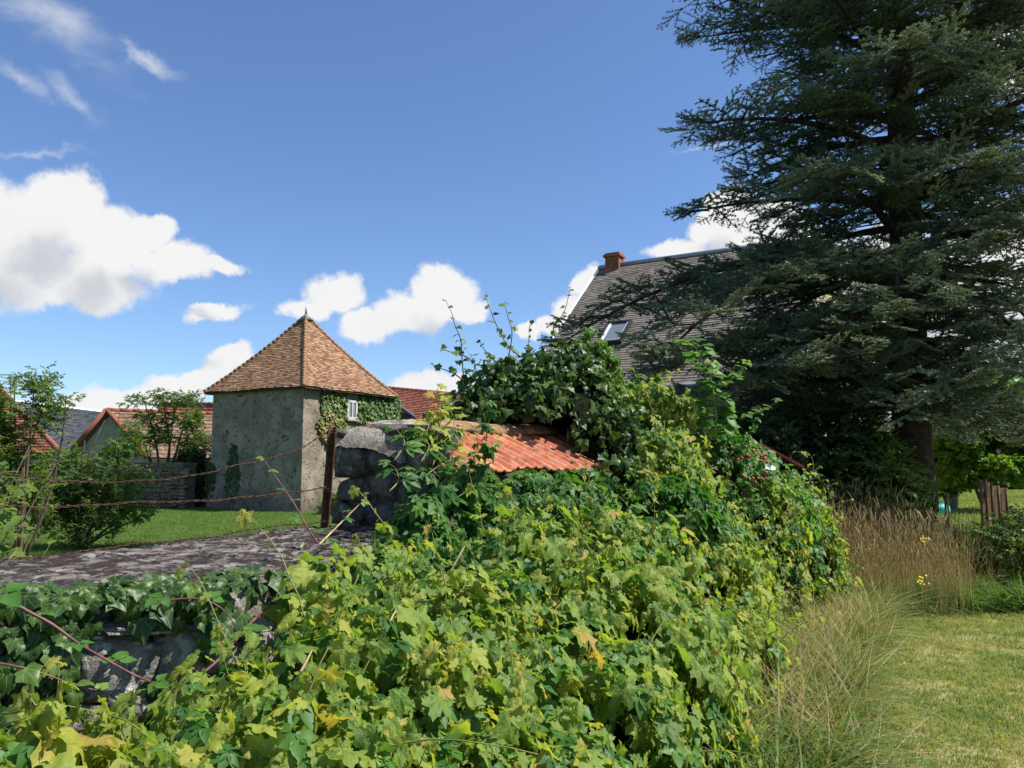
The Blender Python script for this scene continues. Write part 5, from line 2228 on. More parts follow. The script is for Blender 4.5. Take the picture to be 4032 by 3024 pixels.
# ------------------------------------------------------------------ ivy hanging on the near face of the wall, left
def wall_ivy():
    segs = [((-3.1, 1.74), (-1.66, 2.50)), ((-1.66, 2.50), (-1.06, 2.86)), ((-1.06, 2.86), (-.93, 3.1))]
    P_, N_ = [], []
    for k, (a, b) in enumerate(segs):
        a, b = np.array(a), np.array(b)
        al = (b - a)
        L = np.linalg.norm(al)
        al = al / L
        nm = np.array([al[1], -al[0]])
        n = int(L * 1200) if k < 2 else 30
        s = rng.uniform(0, L, n)
        z = 1.17 - rng.random(n) ** 1.1 * .62
        if k == 1:
            keep = (s < L * .36) | (z > 1.10 - .06 * (s / L)) | (rng.random(n) < .04)
            s, z = s[keep], z[keep]
        n = len(s)
        off = .10 + .06 * fbm(s * 5, z * 5, 0, k) + rng.uniform(-.07, .05, n)
        xy = a + s[:, None] * al + nm * off[:, None]
        P_.append(np.column_stack([xy, z + .02 * (z > 1.1)]))
        N_.append(np.tile([nm[0], nm[1], .25], (n, 1)))
        # leaves folding over onto the top edge
        m = int(L * 110)
        s = rng.uniform(0, L, m)
        o2 = rng.uniform(-.14, .06, m)
        xy = a + s[:, None] * al + nm * o2[:, None]
        P_.append(np.column_stack([xy, 1.16 + rng.uniform(0, .035, m)]))
        N_.append(np.tile([nm[0] * .3, nm[1] * .3, 1], (m, 1)))
    pos, nrm = np.vstack(P_), np.vstack(N_)
    n = len(pos)
    root = empty("ivy", (-1.9, 2.2, 0))
    tag(root, "dark glossy large leaved ivy hanging on the wall face in the left foreground", "ivy")
    base = np.array([-1.9, 2.2, 0])
    eu = leaf_pose(nrm, .9, .35, .62)
    scl = .038 + .062 * rng.random(n) ** 1.6
    tint = np.clip(rng.normal(.33, .2, n), 0, .95)
    plant_leaves(root, IVY, pos - base, eu, scl, tint, 300, near=tuple(np.array([0, 0, EYE]) - base))


wall_ivy()


# ------------------------------------------------------------------ canes and shoots with leaves
def cane(label, pts, protos, mat, r0=.006, leaf=(.08, .12), every=.11, cat="bramble", name="bramble_cane", group=None, thorns=True, tint=(.5, .15), side=1.0, start=.05, leafname="leaf", up=1.0):
    base = Vector(pts[0])
    root = empty(name, tuple(base))
    tag(root, label, cat, group)
    # smooth path
    pw = [Vector(p) for p in pts]
    dense = []
    for i in range(len(pw) - 1):
        p0, p1, p2, p3 = pw[max(i - 1, 0)], pw[i], pw[i + 1], pw[min(i + 2, len(pw) - 1)]
        k = max(3, int((p2 - p1).length / .03))
        for j in range(k):
            t_ = j / k
            dense.append(.5 * ((2 * p1) + (p2 - p0) * t_ + (2 * p0 - 5 * p1 + 4 * p2 - p3) * t_ * t_ + (3 * p1 - p0 - 3 * p2 + p3) * t_ ** 3))
    dense.append(pw[-1])
    q = MB()
    q.tube([p - base for p in dense], [r0 * (1 - .72 * i / len(dense)) for i in range(len(dense))], 6)
    if thorns:
        for i in range(2, len(dense) - 2, 2):
            d_ = Vector(unit(1)[0])
            q.tube([dense[i] - base, dense[i] - base + d_ * .009], [.0018, .0003], 3)
    q.build("stem", MAT[mat], root)
    s = 0
    nx = start
    sg = 1
    for i in range(1, len(dense)):
        s += (dense[i] - dense[i - 1]).length
        if s >= nx or i == len(dense) - 1:
            nx += every * random.uniform(.8, 1.2)
            tg = (dense[i] - dense[i - 1]).normalized()
            sd = tg.cross(Vector((0, 0, 1)))
            sd = sd.normalized() if sd.length > .1 else Vector((1, 0, 0))
            tip = sd * sg * side + tg * .5 + Vector((0, 0, .3)) + Vector(unit(1)[0]) * .25
            sg = -sg
            pt = dense[i] - base
            pet = tip.normalized() * leaf[0] * .35
            nn = np.array([[0.05, -.35, up]]) + unit(1) * .35
            eu = euler_arrays(nn, np.array([tip]))[0]
            o = link(leafname, protos[int(rng.integers(0, len(protos)))], root)
            o.location = pt + pet
            o.rotation_euler = eu
            fade = 1 - .45 * (i / len(dense)) ** 2
            o.scale = (random.uniform(*leaf) * fade,) * 3
            o["tint"] = float(np.clip(rng.normal(*tint) + .3 * (i / len(dense)) ** 3, 0, 1))
            if pet.length > .01:
                qq = MB()
                qq.tube([(0, 0, 0), pet * 1.05], .0014, 3)
                so_ = qq.build("leaf_stalk", MAT[mat], root)
                so_.location = pt
    return root


def Z6(X, Y, d):
    return Q(.5877 * X, 2100 + .5877 * Y, d)


def Z7(X, Y, d):
    return Q(1000 + .5877 * X, 950 + .5877 * Y, d)


def Z2(X, Y, d):
    return Q(750 + .6028 * X, 1150 + .6028 * Y, d)


def Z5b(X, Y, d):
    return Q(2600 + .4822 * X, 1300 + .4822 * Y, d)


cane("long purple bramble cane slanting down across the ivy at the lower left", [Z6(-150, 330, 2.2), Z6(0, 410, 2.22), Z6(180, 520, 2.25), Z6(350, 610, 2.28), Z6(520, 735, 2.3), Z6(700, 840, 2.35), Z6(900, 950, 2.4), Z6(1050, 1010, 2.45), Z6(1160, 1060, 2.5)], BRAM, "cane", .0065, (.085, .13), .13)
cane("short arching bramble cane over the pale lichened stone", [Z6(1040, 510, 2.62), Z6(1110, 460, 2.6), Z6(1200, 440, 2.6), Z6(1340, 440, 2.6), Z6(1450, 480, 2.62), Z6(1540, 560, 2.64), Z6(1600, 690, 2.66)], BRAM, "cane", .0045, (.09, .12), .13)
cane("bramble cane climbing from the pale stones up towards the iron post", [Z6(1130, 1100, 2.45), Z6(1300, 980, 2.5), Z6(1440, 870, 2.55), Z6(1560, 740, 2.65), Z6(1640, 640, 2.75), Z6(1800, 490, 2.95), Z6(1980, 340, 3.2), Z6(2120, 240, 3.4), Z6(2300, 170, 3.6)], BRAM, "cane", .006, (.08, .12), .13)
cane("thin bramble shoot standing up in front of the dovecote wall", [Z2(830, 1640, 3.5), Z2(770, 1550, 3.55), Z2(715, 1450, 3.6), Z2(650, 1340, 3.65), Z2(580, 1240, 3.7), Z2(530, 1170, 3.7), Z2(485, 1100, 3.7)], BRAM, "cane", .005, (.06, .085), .10, tint=(.6, .15))
cane("thin dark cane low on the left with small ivy leaves", [Z6(-60, 860, 2.1), Z6(150, 900, 2.12), Z6(350, 960, 2.15), Z6(480, 1010, 2.2), Z6(640, 1050, 2.22)], IVY, "cane", .0035, (.05, .07), .10, cat="ivy", name="ivy_cane", thorns=False, tint=(.7, .1))
cane("leaning bramble stem beside the base of the iron post", [Z2(840, 1650, 3.6), Z2(930, 1560, 3.8), Z2(1020, 1470, 4.0), Z2(1100, 1390, 4.1), Z2(1150, 1340, 4.15)], BRAM, "drystem", .005, (.07, .10), .12)
ivsh = [
    ("tall bare ivy shoot at the left of the ivy bush", [Z7(1405, 930, 6.5), Z7(1395, 800, 6.5), Z7(1385, 660, 6.45), Z7(1345, 560, 6.4), Z7(1325, 480, 6.4), Z7(1285, 400, 6.4)]),
    ("dark forked ivy shoot reaching highest over the ivy bush", [Z7(1790, 780, 6.5), Z7(1700, 700, 6.5), Z7(1655, 620, 6.5), Z7(1610, 530, 6.45), Z7(1580, 450, 6.4), Z7(1555, 380, 6.4)]),
    ("ivy shoot with a crooked middle standing over the centre of the bush", [Z7(1690, 830, 6.5), Z7(1720, 700, 6.5), Z7(1728, 600, 6.45), Z7(1705, 520, 6.45), Z7(1680, 420, 6.4)]),
    ("ivy shoot against the verge of the grey roof", [Z7(1990, 680, 6.9), Z7(2015, 560, 6.9), Z7(2070, 490, 6.85), Z7(2100, 400, 6.8), Z7(2115, 320, 6.8)]),
    ("short ivy shoot pointing left at the foot of the ivy bush", [Z7(1400, 930, 6.4), Z7(1330, 880, 6.35), Z7(1260, 855, 6.3), Z7(1205, 835, 6.3)]),
    ("slanting ivy shoot between the tall left shoot and the bush", [Z7(1450, 790, 6.4), Z7(1370, 750, 6.4), Z7(1310, 740, 6.35), Z7(1258, 715, 6.3)]),
    ("leafy ivy shoot low on the top of the bush between two taller ones", [Z7(1640, 830, 6.5), Z7(1580, 770, 6.5), Z7(1540, 720, 6.5), Z7(1520, 680, 6.5)]),
]
for lb, pts in ivsh:
    cane(lb, pts, IVY, "twig", .0065, (.055, .085), .075, cat="ivy shoot", name="ivy_shoot", group="ivy shoots standing up from the bush", thorns=False, tint=(.6, .2), up=.4)
# upright bramble, large backlit leaves
up_pts = [Z5b(455, 880, 6.7), Z5b(455, 700, 6.7), Z5b(440, 560, 6.7), Z5b(420, 430, 6.7), Z5b(390, 330, 6.7), Z5b(340, 230, 6.65), Z5b(265, 110, 6.6)]
cane("tall upright bramble with big translucent leaves in front of the cedar", up_pts, BRAM, "stemgreen", .009, (.24, .32), .038, tint=(.55, .15), thorns=True)
cane("side arm of the bramble rising right in front of the dark cedar", [Z5b(470, 480, 6.7), Z5b(560, 420, 6.65), Z5b(620, 370, 6.6), Z5b(690, 300, 6.6), Z5b(710, 270, 6.6)], BRAM, "stemgreen", .005, (.13, .19), .06, tint=(.75, .1))
cane("low bramble arm with reddish tip reaching right over the thicket", [Z5b(640, 730, 6.9), Z5b(740, 690, 6.85), Z5b(830, 660, 6.8), Z5b(900, 620, 6.8), Z5b(945, 585, 6.8)], BRAM, "stemgreen", .005, (.10, .14), .07, tint=(.7, .15))
cane("grapevine tendril shoot curling up before the dry grass", [Z5b(1215, 1220, 7.6), Z5b(1250, 1130, 7.6), Z5b(1240, 1050, 7.6), Z5b(1200, 1000, 7.55), Z5b(1120, 995, 7.5)], VINE, "stemgreen", .004, (.05, .08), .10, cat="vine shoot", name="vine_shoot", thorns=False, tint=(.8, .2))
# leafy grapevine rising left of the tiles
gv = [(Z7(1230, 1276, 4.7), Z7(1260, 1180, 4.75), Z7(1240, 1080, 4.8), Z7(1225, 1000, 4.8)), (Z7(1330, 1330, 4.75), Z7(1340, 1200, 4.8), Z7(1310, 1120, 4.85), Z7(1280, 1040, 4.85)), (Z7(1150, 1320, 4.6), Z7(1170, 1240, 4.65), Z7(1190, 1180, 4.7), Z7(1240, 1120, 4.75))]
for k, g_ in enumerate(gv):
    cane(("yellowish vine shoot standing tallest beside the left end of the tiles", "yellow-green vine shoot behind the tallest one at the tiles", "lowest of the vine shoots at the left end of the tiles")[k], [g_[0] - Vector((0, 0, .15))] + list(g_), VINE, "stemgreen", .004, (.07, .12), .018, cat="vine shoot", name="vine_shoot", group="vine shoots at the left end of the tiles", thorns=False, tint=(.75, .12), up=.5)
for k, pts in enumerate(([Q(1690, 1960, 4.35), Q(1760, 1880, 4.5), Q(1850, 1800, 4.6), Q(1930, 1760, 4.7)], [Q(1740, 2000, 4.4), Q(1850, 1930, 4.5), Q(1960, 1900, 4.7)], [Q(1700, 1850, 4.6), Q(1730, 1760, 4.7), Q(1790, 1700, 4.8)])):
    cane(("creeper spray lying across the middle of the first tiles", "creeper spray along the lower edge of the first tiles", "creeper spray rising left of the first ridge tile")[k], pts, CREEP, "stemgreen", .004, (.12, .18), .05, cat="creeper", name="creeper_spray", group="creeper sprays around the pier", thorns=False, tint=(.55, .18), up=.8)
for k, (a, b, c_) in enumerate(((Z2(1330, 1100, 4.3), Z2(1400, 990, 4.4), Z2(1350, 900, 4.5)), (Z2(1500, 1120, 4.4), Z2(1560, 1000, 4.5), Z2(1490, 940, 4.55)), (Z2(1450, 1250, 4.2), Z2(1560, 1180, 4.3), Z2(1640, 1120, 4.4)), (Z2(1300, 1300, 4.1), Z2(1360, 1230, 4.2), Z2(1340, 1150, 4.3)))):
    cane(("creeper spray nearest the pale mortar cap", "creeper spray over the first red tile", "creeper spray hanging below the tile edge", "creeper spray hanging over the dark pier stones")[k], [a, b, c_], CREEP, "stemgreen", .004, (.15, .20), .075, cat="creeper", name="creeper_spray", group="creeper sprays around the pier", thorns=False, tint=(.45, .15), up=.8)


# ------------------------------------------------------------------ berries and flowers
def sphere_mesh(name, mat, seg=8):
    bm = bmesh.new()
    bmesh.ops.create_icosphere(bm, subdivisions=2, radius=1)
    for v in bm.verts:
        v.co *= 1 + .12 * mnoise.noise(v.co * 5)
    for f in bm.faces:
        f.smooth = True
    me = bpy.data.meshes.new(name)
    bm.to_mesh(me)
    bm.free()
    me.materials.append(mat)
    return me


def flora():
    be = sphere_mesh("berry", MAT["berry"])
    for lb, c, n, sp in (("largest cluster of red unripe blackberries in the bramble thicket", (690, 1010), 15, .07), ("small cluster of red blackberries right of the large one", (850, 1040), 7, .04), ("few dark red blackberries below the white flower", (845, 1195), 5, .035), ("two red blackberries low in the thicket", (735, 1195), 4, .05)):
        p = Z5b(c[0], c[1], 6.55)
        root = empty("blackberry_cluster", tuple(p))
        tag(root, lb, "berries", "blackberry clusters in the bramble thicket")
        for k in range(n):
            o = link("berry", be, root)
            o.location = rng.normal(0, sp, 3) * np.array([1, .5, .55])
            o.scale = (random.uniform(.011, .016),) * 3
        q = MB()
        q.tube([(0, .05, -.12), (0, 0, 0)], .003, 4)
        q.build("stalk", MAT["cane"], root)
    def flower(nm, lb, cat, p, mat, size, npet=5, heads=1, spread=0, stem=.2):
        root = empty(nm, tuple(p))
        tag(root, lb, cat)
        for h in range(heads):
            q = MB()
            for k in range(npet):
                a = 2 * PI * k / npet
                d1 = Vector((math.cos(a), math.sin(a), .25))
                s = Vector((-math.sin(a), math.cos(a), 0)) * .38
                q.add([(0, 0, 0), d1 * .55 + s, d1 * 1.0, d1 * .55 - s], [(0, 1, 2, 3)])
            o = q.build("blossom", MAT[mat], root)
            o.scale = (size,) * 3
            o.rotation_euler = (R(55) + random.uniform(-.4, .4), random.uniform(-.4, .4), random.uniform(-.5, .5))
            off = Vector(rng.normal(0, 1, 3)) * spread
            o.location = off
        q = MB()
        q.tube([(0, .02, -stem), (0, 0, 0)], .003, 4)
        q.build("stalk", MAT["stemgreen"], root)
    flower("bramble_flower", "white bramble blossom beside the red berries", "flower", Z5b(890, 1130, 6.5), "petal_white", .03, 5, 2, .02, .1)
    flower("ragwort", "upper yellow ragwort head in front of the cedar trunk", "flower", P(924, 540, 8.6), "petal_yellow", .012, 8, 12, .024, .75)
    flower("ragwort", "lower yellow ragwort head among the straw stalks", "flower", P(922, 580, 8.0), "petal_yellow", .011, 8, 12, .024, .5)
    flower("hawkbit", "single yellow flower on the mown grass edge", "flower", P(905, 663, 6.3), "petal_yellow", .014, 8, 1, 0, .08)
    flower("mallow", "upper small mauve flower at the foot of the bank", "flower", P(829, 722, 4.75), "petal_pink", .012, 5, 2, .006, .1)
    flower("mallow", "lower small mauve flower at the foot of the bank", "flower", P(827, 730, 4.7), "petal_pink", .012, 5, 1, .006, .1)


flora()


# ------------------------------------------------------------------ lizards sunning on the wall top
def lizard(label, pts, r):
    path = [Vector(p) for p in pts]
    for p in path:
        p.z = float(slab_z(p.x, p.y)) + .007
    q = MB()
    n = len(path)
    dense, rad = [], []
    prof = [0.35, .8, .95, .6, .9, 1.1, 1.1, .9, .6, .42, .3, .2, .1, .05]
    for i in range(14):
        u = i / 13 * (n - 1)
        k = min(int(u), n - 2)
        dense.append(path[k].lerp(path[k + 1], u - k))
        rad.append(prof[i] * r)
    base = dense[5]
    q.tube([p - base for p in dense], rad, 8)
    for i in (4, 7):
        tg = (dense[i + 1] - dense[i - 1]).normalized()
        sd = tg.cross(Vector((0, 0, 1))).normalized()
        for sg in (1, -1):
            a = dense[i] - base
            k1 = a + sd * sg * r * 2.2 + tg * r * (.8 if i == 4 else -.8)
            k2 = k1 + sd * sg * r * .8 - tg * r * (1.6 if i == 4 else -1.2) - Vector((0, 0, .004))
            q.tube([a, k1, k2], [r * .35, r * .28, r * .2], 5)
            for t_ in (-.5, 0, .5):
                q.tube([k2, k2 + (sd * sg + tg * t_ * 1.5 - tg * .6).normalized() * r * 1.1 - Vector((0, 0, .001))], [r * .1, r * .05], 3)
    o = q.build("lizard", MAT["lizard"])
    o.location = base
    tag(o, label, "lizard")


MAT["lizard"] = plain("lizard_skin", (.20, .19, .13), .5, var=.45, scale=60)


def on_slab(X, Y):
    x4, y4 = 900 + .226 * X, 2080 + .226 * Y
    dv = Q(x4, y4, 3.0) - Vector((0, 0, EYE))
    t_ = (1.16 - EYE) / dv.z
    return Vector((0, 0, EYE)) + dv * t_


lizard("lizard near the front corner of the mossy wall top", [on_slab(330, 870), on_slab(400, 885), on_slab(455, 850), on_slab(470, 800), on_slab(540, 775), on_slab(620, 745), on_slab(690, 735)], .0075)
lizard("lizard curled beside the bramble leaves farther back on the wall top", [on_slab(1110, 360), on_slab(1180, 385), on_slab(1240, 400), on_slab(1300, 350), on_slab(1270, 315), on_slab(1200, 310), on_slab(1150, 330)], .008)


# ------------------------------------------------------------------ cedar
def cedar():
    D = 13.0
    b = P(914, 520, D)
    bx, by = b.x, D
    bz = float(ground_z(bx, by)) - .1
    root = empty("cedar_tree", (bx, by, bz))
    tag(root, "huge dark blue-green cedar with drooping layered branches at the right", "cedar tree")
    base = Vector((bx, by, bz))
    H = 19.5
    q = MB()
    n = 16
    tp = []
    for i in range(n + 1):
        u = i / n
        tp.append(Vector((.10 * math.sin(u * 4), .08 * math.cos(u * 5) - .08, u * H)))
    rad = [.30 * (1 - i / n) ** .85 + .03 + (.14 if i == 0 else 0) for i in range(n + 1)]
    q.tube(tp, rad, 14)
    trunk = q.build("trunk", MAT["bark"], root)
    dg = trunk.modifiers.new("ridges", "DISPLACE")
    tx = bpy.data.textures.new("bark", "CLOUDS")
    tx.noise_scale = .12
    sub = trunk.modifiers.new("sub", "SUBSURF")
    sub.levels = sub.render_levels = 2
    trunk.modifiers.move(1, 0)
    dg.texture = tx
    dg.strength = .05
    pos, nn, tip, scl, tint = [], [], [], [], []
    zs = [1.6, 2.4, 3.5, 4.8, 5.8, 7, 9, 12, 15, 19]
    Ls = [3.9, 4.8, 5.5, 5.4, 3.5, 3.8, 4.3, 4.2, 3.3, .6]
    nl = 128
    q = MB()
    rs = random.Random(5)
    for i in range(nl):
        u = i / (nl - 1)
        h = 2.1 + (H - 2.6) * u ** 1.3
        az = i * 2.399963 + rs.uniform(-.25, .25)
        L = float(np.interp(h, zs, Ls)) * rs.uniform(.78, 1.08)
        dirh = Vector((math.cos(az), math.sin(az), 0))
        # keep the side towards the house short
        toh = max(0, dirh.dot(Vector((-.2, .98, 0))))
        L *= 1 - .35 * toh
        if h < 6:
            L *= 1 - .34 * max(0, -dirh.y)
        if 2.8 < h < 5.6:
            L *= 1 + .24 * max(0, -dirh.x) * (1 - toh)
        if h < 4.3:
            L *= 1 - .62 * max(0, dirh.x)
        rise = rs.uniform(.10, .28) + .15 * u
        droop = (.50 if h < 5 else .28 if h < 8 else .12) * rs.uniform(.7, 1.2)

        def limb(t_):
            return Vector((0, 0, h)) + dirh * (L * t_) + Vector((0, 0, L * (rise * t_ - droop * t_ * t_)))
        ns = 8
        pts = [limb(k / ns) for k in range(ns + 1)]
        q.tube(pts, [.085 * (1 - u * .6) * (1 - k / ns) + .012 for k in range(ns + 1)], 5, cap=False)
        m = int(L / .23)
        for j in range(m):
            t_ = .16 + .84 * (j + rs.random() * .6) / m
            p = limb(t_)
            sg = 1 if j % 2 else -1
            a2 = az + sg * R(rs.uniform(48, 78))
            d2 = Vector((math.cos(a2), math.sin(a2), 0))
            l2 = (.30 + .30 * L * (1 - t_) * 1.1) * rs.uniform(.8, 1.2)
            l2 = min(l2, 1.7)
            dr = (.42 if h < 5 else .22) * rs.uniform(.5, 1.3)
            end = p + d2 * l2 + Vector((0, 0, -dr * l2 * .6))
            q.tube([p, (p + end) / 2 + Vector((0, 0, .05)), end], [.018, .012, .005], 3, cap=False)
            kk = max(2, int(l2 / .21))
            for s_ in range(kk):
                v = (s_ + 1) / kk
                pp = p.lerp(end, v) + Vector((0, 0, .05 * math.sin(v * PI)))
                for side in ((1, -1) if s_ < kk - 1 else (0,)):
                    a3 = a2 + side * R(rs.uniform(35, 75))
                    d3 = Vector((math.cos(a3), math.sin(a3), -.25 * rs.random() - (.9 * rs.random() if h < 5.5 else .35 * rs.random()) + (.35 if v > .9 and h > 4 else 0)))
                    pos.append(pp[:])
                    tip.append(d3[:])
                    nn.append((rs.uniform(-.6, .6), rs.uniform(-.6, .6), 1))
                    scl.append(rs.uniform(.38, .68))
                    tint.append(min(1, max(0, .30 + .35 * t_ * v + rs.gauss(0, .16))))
        pe = limb(1.0)
        for _ in range(5):
            a3 = az + rs.uniform(-.7, .7)
            pos.append(pe[:])
            tip.append((math.cos(a3), math.sin(a3), rs.uniform(-.25, .45)))
            nn.append((rs.uniform(-.3, .3), rs.uniform(-.3, .3), 1))
            scl.append(rs.uniform(.35, .6))
            tint.append(.6)
    q.build("limbs", MAT["bark"], root)
    pos = np.array(pos)
    eu = euler_arrays(np.array(nn), np.array(tip))
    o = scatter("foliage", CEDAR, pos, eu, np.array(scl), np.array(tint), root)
    print("cedar sprays", len(pos))
    # cones
    cm = sphere_mesh("cone", plain("cone_scales", (.16, .13, .075), .8, var=.3, scale=40))
    for k in range(40):
        i = rng.integers(0, len(pos))
        if pos[i][1] > 1:
            continue
        c = link("cone", cm, root)
        c.location = pos[i] + np.array([0, 0, .06])
        c.scale = (.032, .032, .052)
    return base


cedar()


# ------------------------------------------------------------------ garden beyond, right
def right_garden():
    def gz(x, y):
        return float(ground_z(x, y))
    # bright sunlit bush behind the trunk
    D = 17.5
    c = P(985, 500, D)
    root = empty("shrub", (c.x, c.y, gz(c.x, c.y)))
    tag(root, "bright lime green flowering bush on thin stems right of the cedar trunk", "shrub")
    base = np.array([c.x, c.y, gz(c.x, c.y)])
    S = D / F
    bl = []
    for (px, py, rx, rz) in ((960, 420, 24, 22), (985, 405, 24, 20), (1010, 420, 26, 24), (960, 450, 22, 18), (990, 445, 26, 18), (1020, 450, 22, 14), (955, 475, 14, 10), (1035, 430, 26, 26), (975, 465, 18, 12), (1060, 420, 30, 40), (1000, 385, 26, 16), (955, 395, 18, 14), (1002, 468, 24, 14), (1022, 472, 16, 12), (975, 448, 22, 18)):
        p = P(px, py, D)
        bl.append((p.x, p.y + random.uniform(-.5, .5), p.z, rx * S, .7, rz * S))
    leafy(root, base, bl, 4200, LIME, .24, (.5, .22), .8, .2, 1.8, 2)
    tips = [P(px, py, D) for px, py in ((955, 430), (975, 400), (1000, 420), (1015, 450), (1035, 445), (985, 440))]
    stems(root, base, tips, .045, "stem", "twig", 6, .3, .2)
    fm = MAT["petal_pink"]
    pts = []
    for (px, py) in ((950, 402), (1003, 404), (1022, 420), (998, 451), (975, 432)):
        p = P(px, py, D - .8)
        q = MB()
        for k in range(6):
            a = k * PI / 3
            q.add([(0, 0, 0), (math.cos(a) * .05, -.02, math.sin(a) * .05), (math.cos(a + .8) * .05, -.02, math.sin(a + .8) * .05)], [(0, 1, 2)])
        o = q.build("blossom", fm, root)
        o.location = Vector(p) - Vector(base)
    # background bushes left of the trunk, in the shade
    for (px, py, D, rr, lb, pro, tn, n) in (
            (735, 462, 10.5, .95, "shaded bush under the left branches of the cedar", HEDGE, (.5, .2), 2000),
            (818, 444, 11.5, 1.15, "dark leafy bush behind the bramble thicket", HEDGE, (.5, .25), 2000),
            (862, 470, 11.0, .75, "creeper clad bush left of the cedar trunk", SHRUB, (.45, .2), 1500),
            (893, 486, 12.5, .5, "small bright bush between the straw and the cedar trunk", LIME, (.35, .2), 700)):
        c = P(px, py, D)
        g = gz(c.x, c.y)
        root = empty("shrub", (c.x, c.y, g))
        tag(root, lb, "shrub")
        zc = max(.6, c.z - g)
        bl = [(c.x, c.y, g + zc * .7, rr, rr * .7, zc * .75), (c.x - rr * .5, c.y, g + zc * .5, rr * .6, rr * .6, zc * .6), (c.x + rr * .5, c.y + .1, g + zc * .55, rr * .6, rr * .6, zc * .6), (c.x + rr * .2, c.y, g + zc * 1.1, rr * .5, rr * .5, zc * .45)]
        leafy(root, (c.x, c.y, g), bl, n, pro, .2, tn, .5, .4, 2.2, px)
        stems(root, (c.x, c.y, g), [Vector((c.x + random.uniform(-.5, .5) * rr, c.y, g + zc * 1.2)) for _ in range(4)], .025, "stem")
    # far hedge and trees closing the garden
    hx = [(-10 + 4.2 * k) for k in range(13)]
    for k in range(9):
        x = 6 + 4.0 * k
        y = 36 + 2 * math.sin(k)
        g = gz(x, y)
        root = empty("hedge_tree", (x, y, g))
        tag(root, ("first", "second", "third", "fourth", "fifth", "sixth", "seventh", "eighth", "ninth")[k] + " dark round-headed tree from the left in the far hedgerow right of the house", "tree", "trees of the far hedgerow")
        r_ = random.uniform(1.9, 2.6)
        bl = [(x + random.uniform(-1.5, 1.5), y + random.uniform(-.8, .8), g + random.uniform(.8, 2.2), r_ * random.uniform(.6, 1), r_ * .7, r_ * random.uniform(.5, .8)) for _ in range(5)]
        leafy(root, (x, y, g), bl, 1500, HEDGE, .55, (.6, .25), .5, .5, .9, k, name="crown")
        q = MB()
        q.tube([(0, 0, 0), (0, 0, 1.6)], [.16, .1], 6)
        q.build("trunk", MAT["twig"], root)
    # planter bucket
    D = 18.8
    c = P(952, 508, D)
    g = gz(c.x, c.y)
    root = empty("planter", (c.x, c.y, g))
    tag(root, "galvanised bucket planter with a feathery bright green plant on the lawn", "planter")
    q = MB()
    q.tube([(0, 0, .02), (0, 0, .32), (0, 0, .34), (0, 0, .35)], [.13, .155, .175, .17], 18)
    q.build("bucket", MAT["bucket"], root)
    leafy(root, (c.x, c.y, g), [(c.x - .1, c.y, g + .58, .30, .26, .26), (c.x - .05, c.y, g + .45, .24, .2, .18)], 600, LIME, .13, (.6, .15), .9, 1.0)
    # turquoise watering can-like thing
    c = P(939, 503, 16.5)
    g = gz(c.x, c.y)
    root = empty("garden_pot", (c.x, c.y, g))
    tag(root, "turquoise plastic garden pot lying by the cedar trunk", "pot")
    q = MB()
    q.tube([(-.14, 0, .13), (-.05, 0, .12), (.10, 0, .11), (.16, 0, .11)], [.09, .12, .13, .135], 14)
    q.build("body", MAT["turq"], root)
    q = MB()
    q.tube([(-.02, 0, .27), (.12, 0, .30), (.20, 0, .27)], .02, 6)
    q.build("handle", MAT["turq"], root)
    # wooden palisade pieces
    D = 13.2
    for k, (px, w, top) in enumerate(((984, 5, 480), (989, 7, 482), (996, 6, 486), (1003, 8, 488))):
        c = P(px, 522, D + .1 * k)
        g = gz(c.x, c.y)
        o_top = P(px, top, D + .1 * k).z
        root = empty("stake", (c.x, c.y, g))
        tag(root, ("leftmost of the four brown wooden boards standing in the far grass", "second of the four upright boards, the tall flat one", "third of the four upright boards, narrow", "rightmost of the four upright boards, widest")[k], "board", "upright wooden boards in the far grass")
        q = MB()
        q.box((0, 0, (o_top - g) / 2 - .03), (w * D / F * .95, .035, o_top - g + .06), .25)
        q.build("board", MAT["wood"], root)
        q = MB()
        q.tube([(w * D / F * .4, -.05, -.05), (w * D / F * .42, -.05, o_top - g + .01)], .022, 6)
        q.build("post", MAT["twig"], root)
    # low slatted pallet left of the trunk
    c = P(869, 500, 12.2)
    g = gz(c.x, c.y)
    root = empty("pallet_fence", (c.x, c.y, g))
    tag(root, "weathered slatted wooden pallet fence half hidden by straw left of the cedar", "fence")
    for z in (.85, .68, .52, .36):
        q = MB()
        q.box((.2, 0, z), (1.5, .025, .09), 0.05)
        q.build("slat", MAT["wood"], root)
    for x in (-.5, .15, .8):
        q = MB()
        q.box((x, .04, .45), (.08, .06, .95), .05)
        q.build("post", MAT["wood"], root)
    c = P(946, 500, 12.6)
    g = gz(c.x, c.y)
    q = MB()
    q.tube([(0, 0, -.05), (.01, 0, .62)], [.035, .032], 7)
    o = q.build("wooden_stake", MAT["wood"])
    o.location = (c.x, c.y, g)
    tag(o, "single reddish wooden stake beside the bucket planter", "stake")
    # low retaining wall coping
    c = P(926, 530, 11.2)
    root = empty("low_wall", (c.x, c.y, .25))
    tag(root, "low stone edging half hidden in straw below the cedar trunk", "low wall")
    for k in range(7):
        put_stone(root, STONES[k % 6], Vector((c.x - .9 + k * .30, c.y + .03 * k, .52 + .03 * math.sin(k * 2))), (.32, .34, .22), 0, .1)
    # small dark red hutch
    c = P(781, 454, 9.6)
    root = empty("hutch", (c.x, c.y, 0))
    tag(root, "dark red sloping hutch roof glimpsed behind the bramble thicket", "hutch")
    q = MB()
    q.box((0, .3, c.z / 2 - .1), (.45, .5, c.z - .2))
    q.build("body", MAT["wood"], root)
    q = MB()
    q.box((0, .3, c.z - .02), (.6, .7, .03), mat=Matrix.Rotation(.5, 3, "Y"))
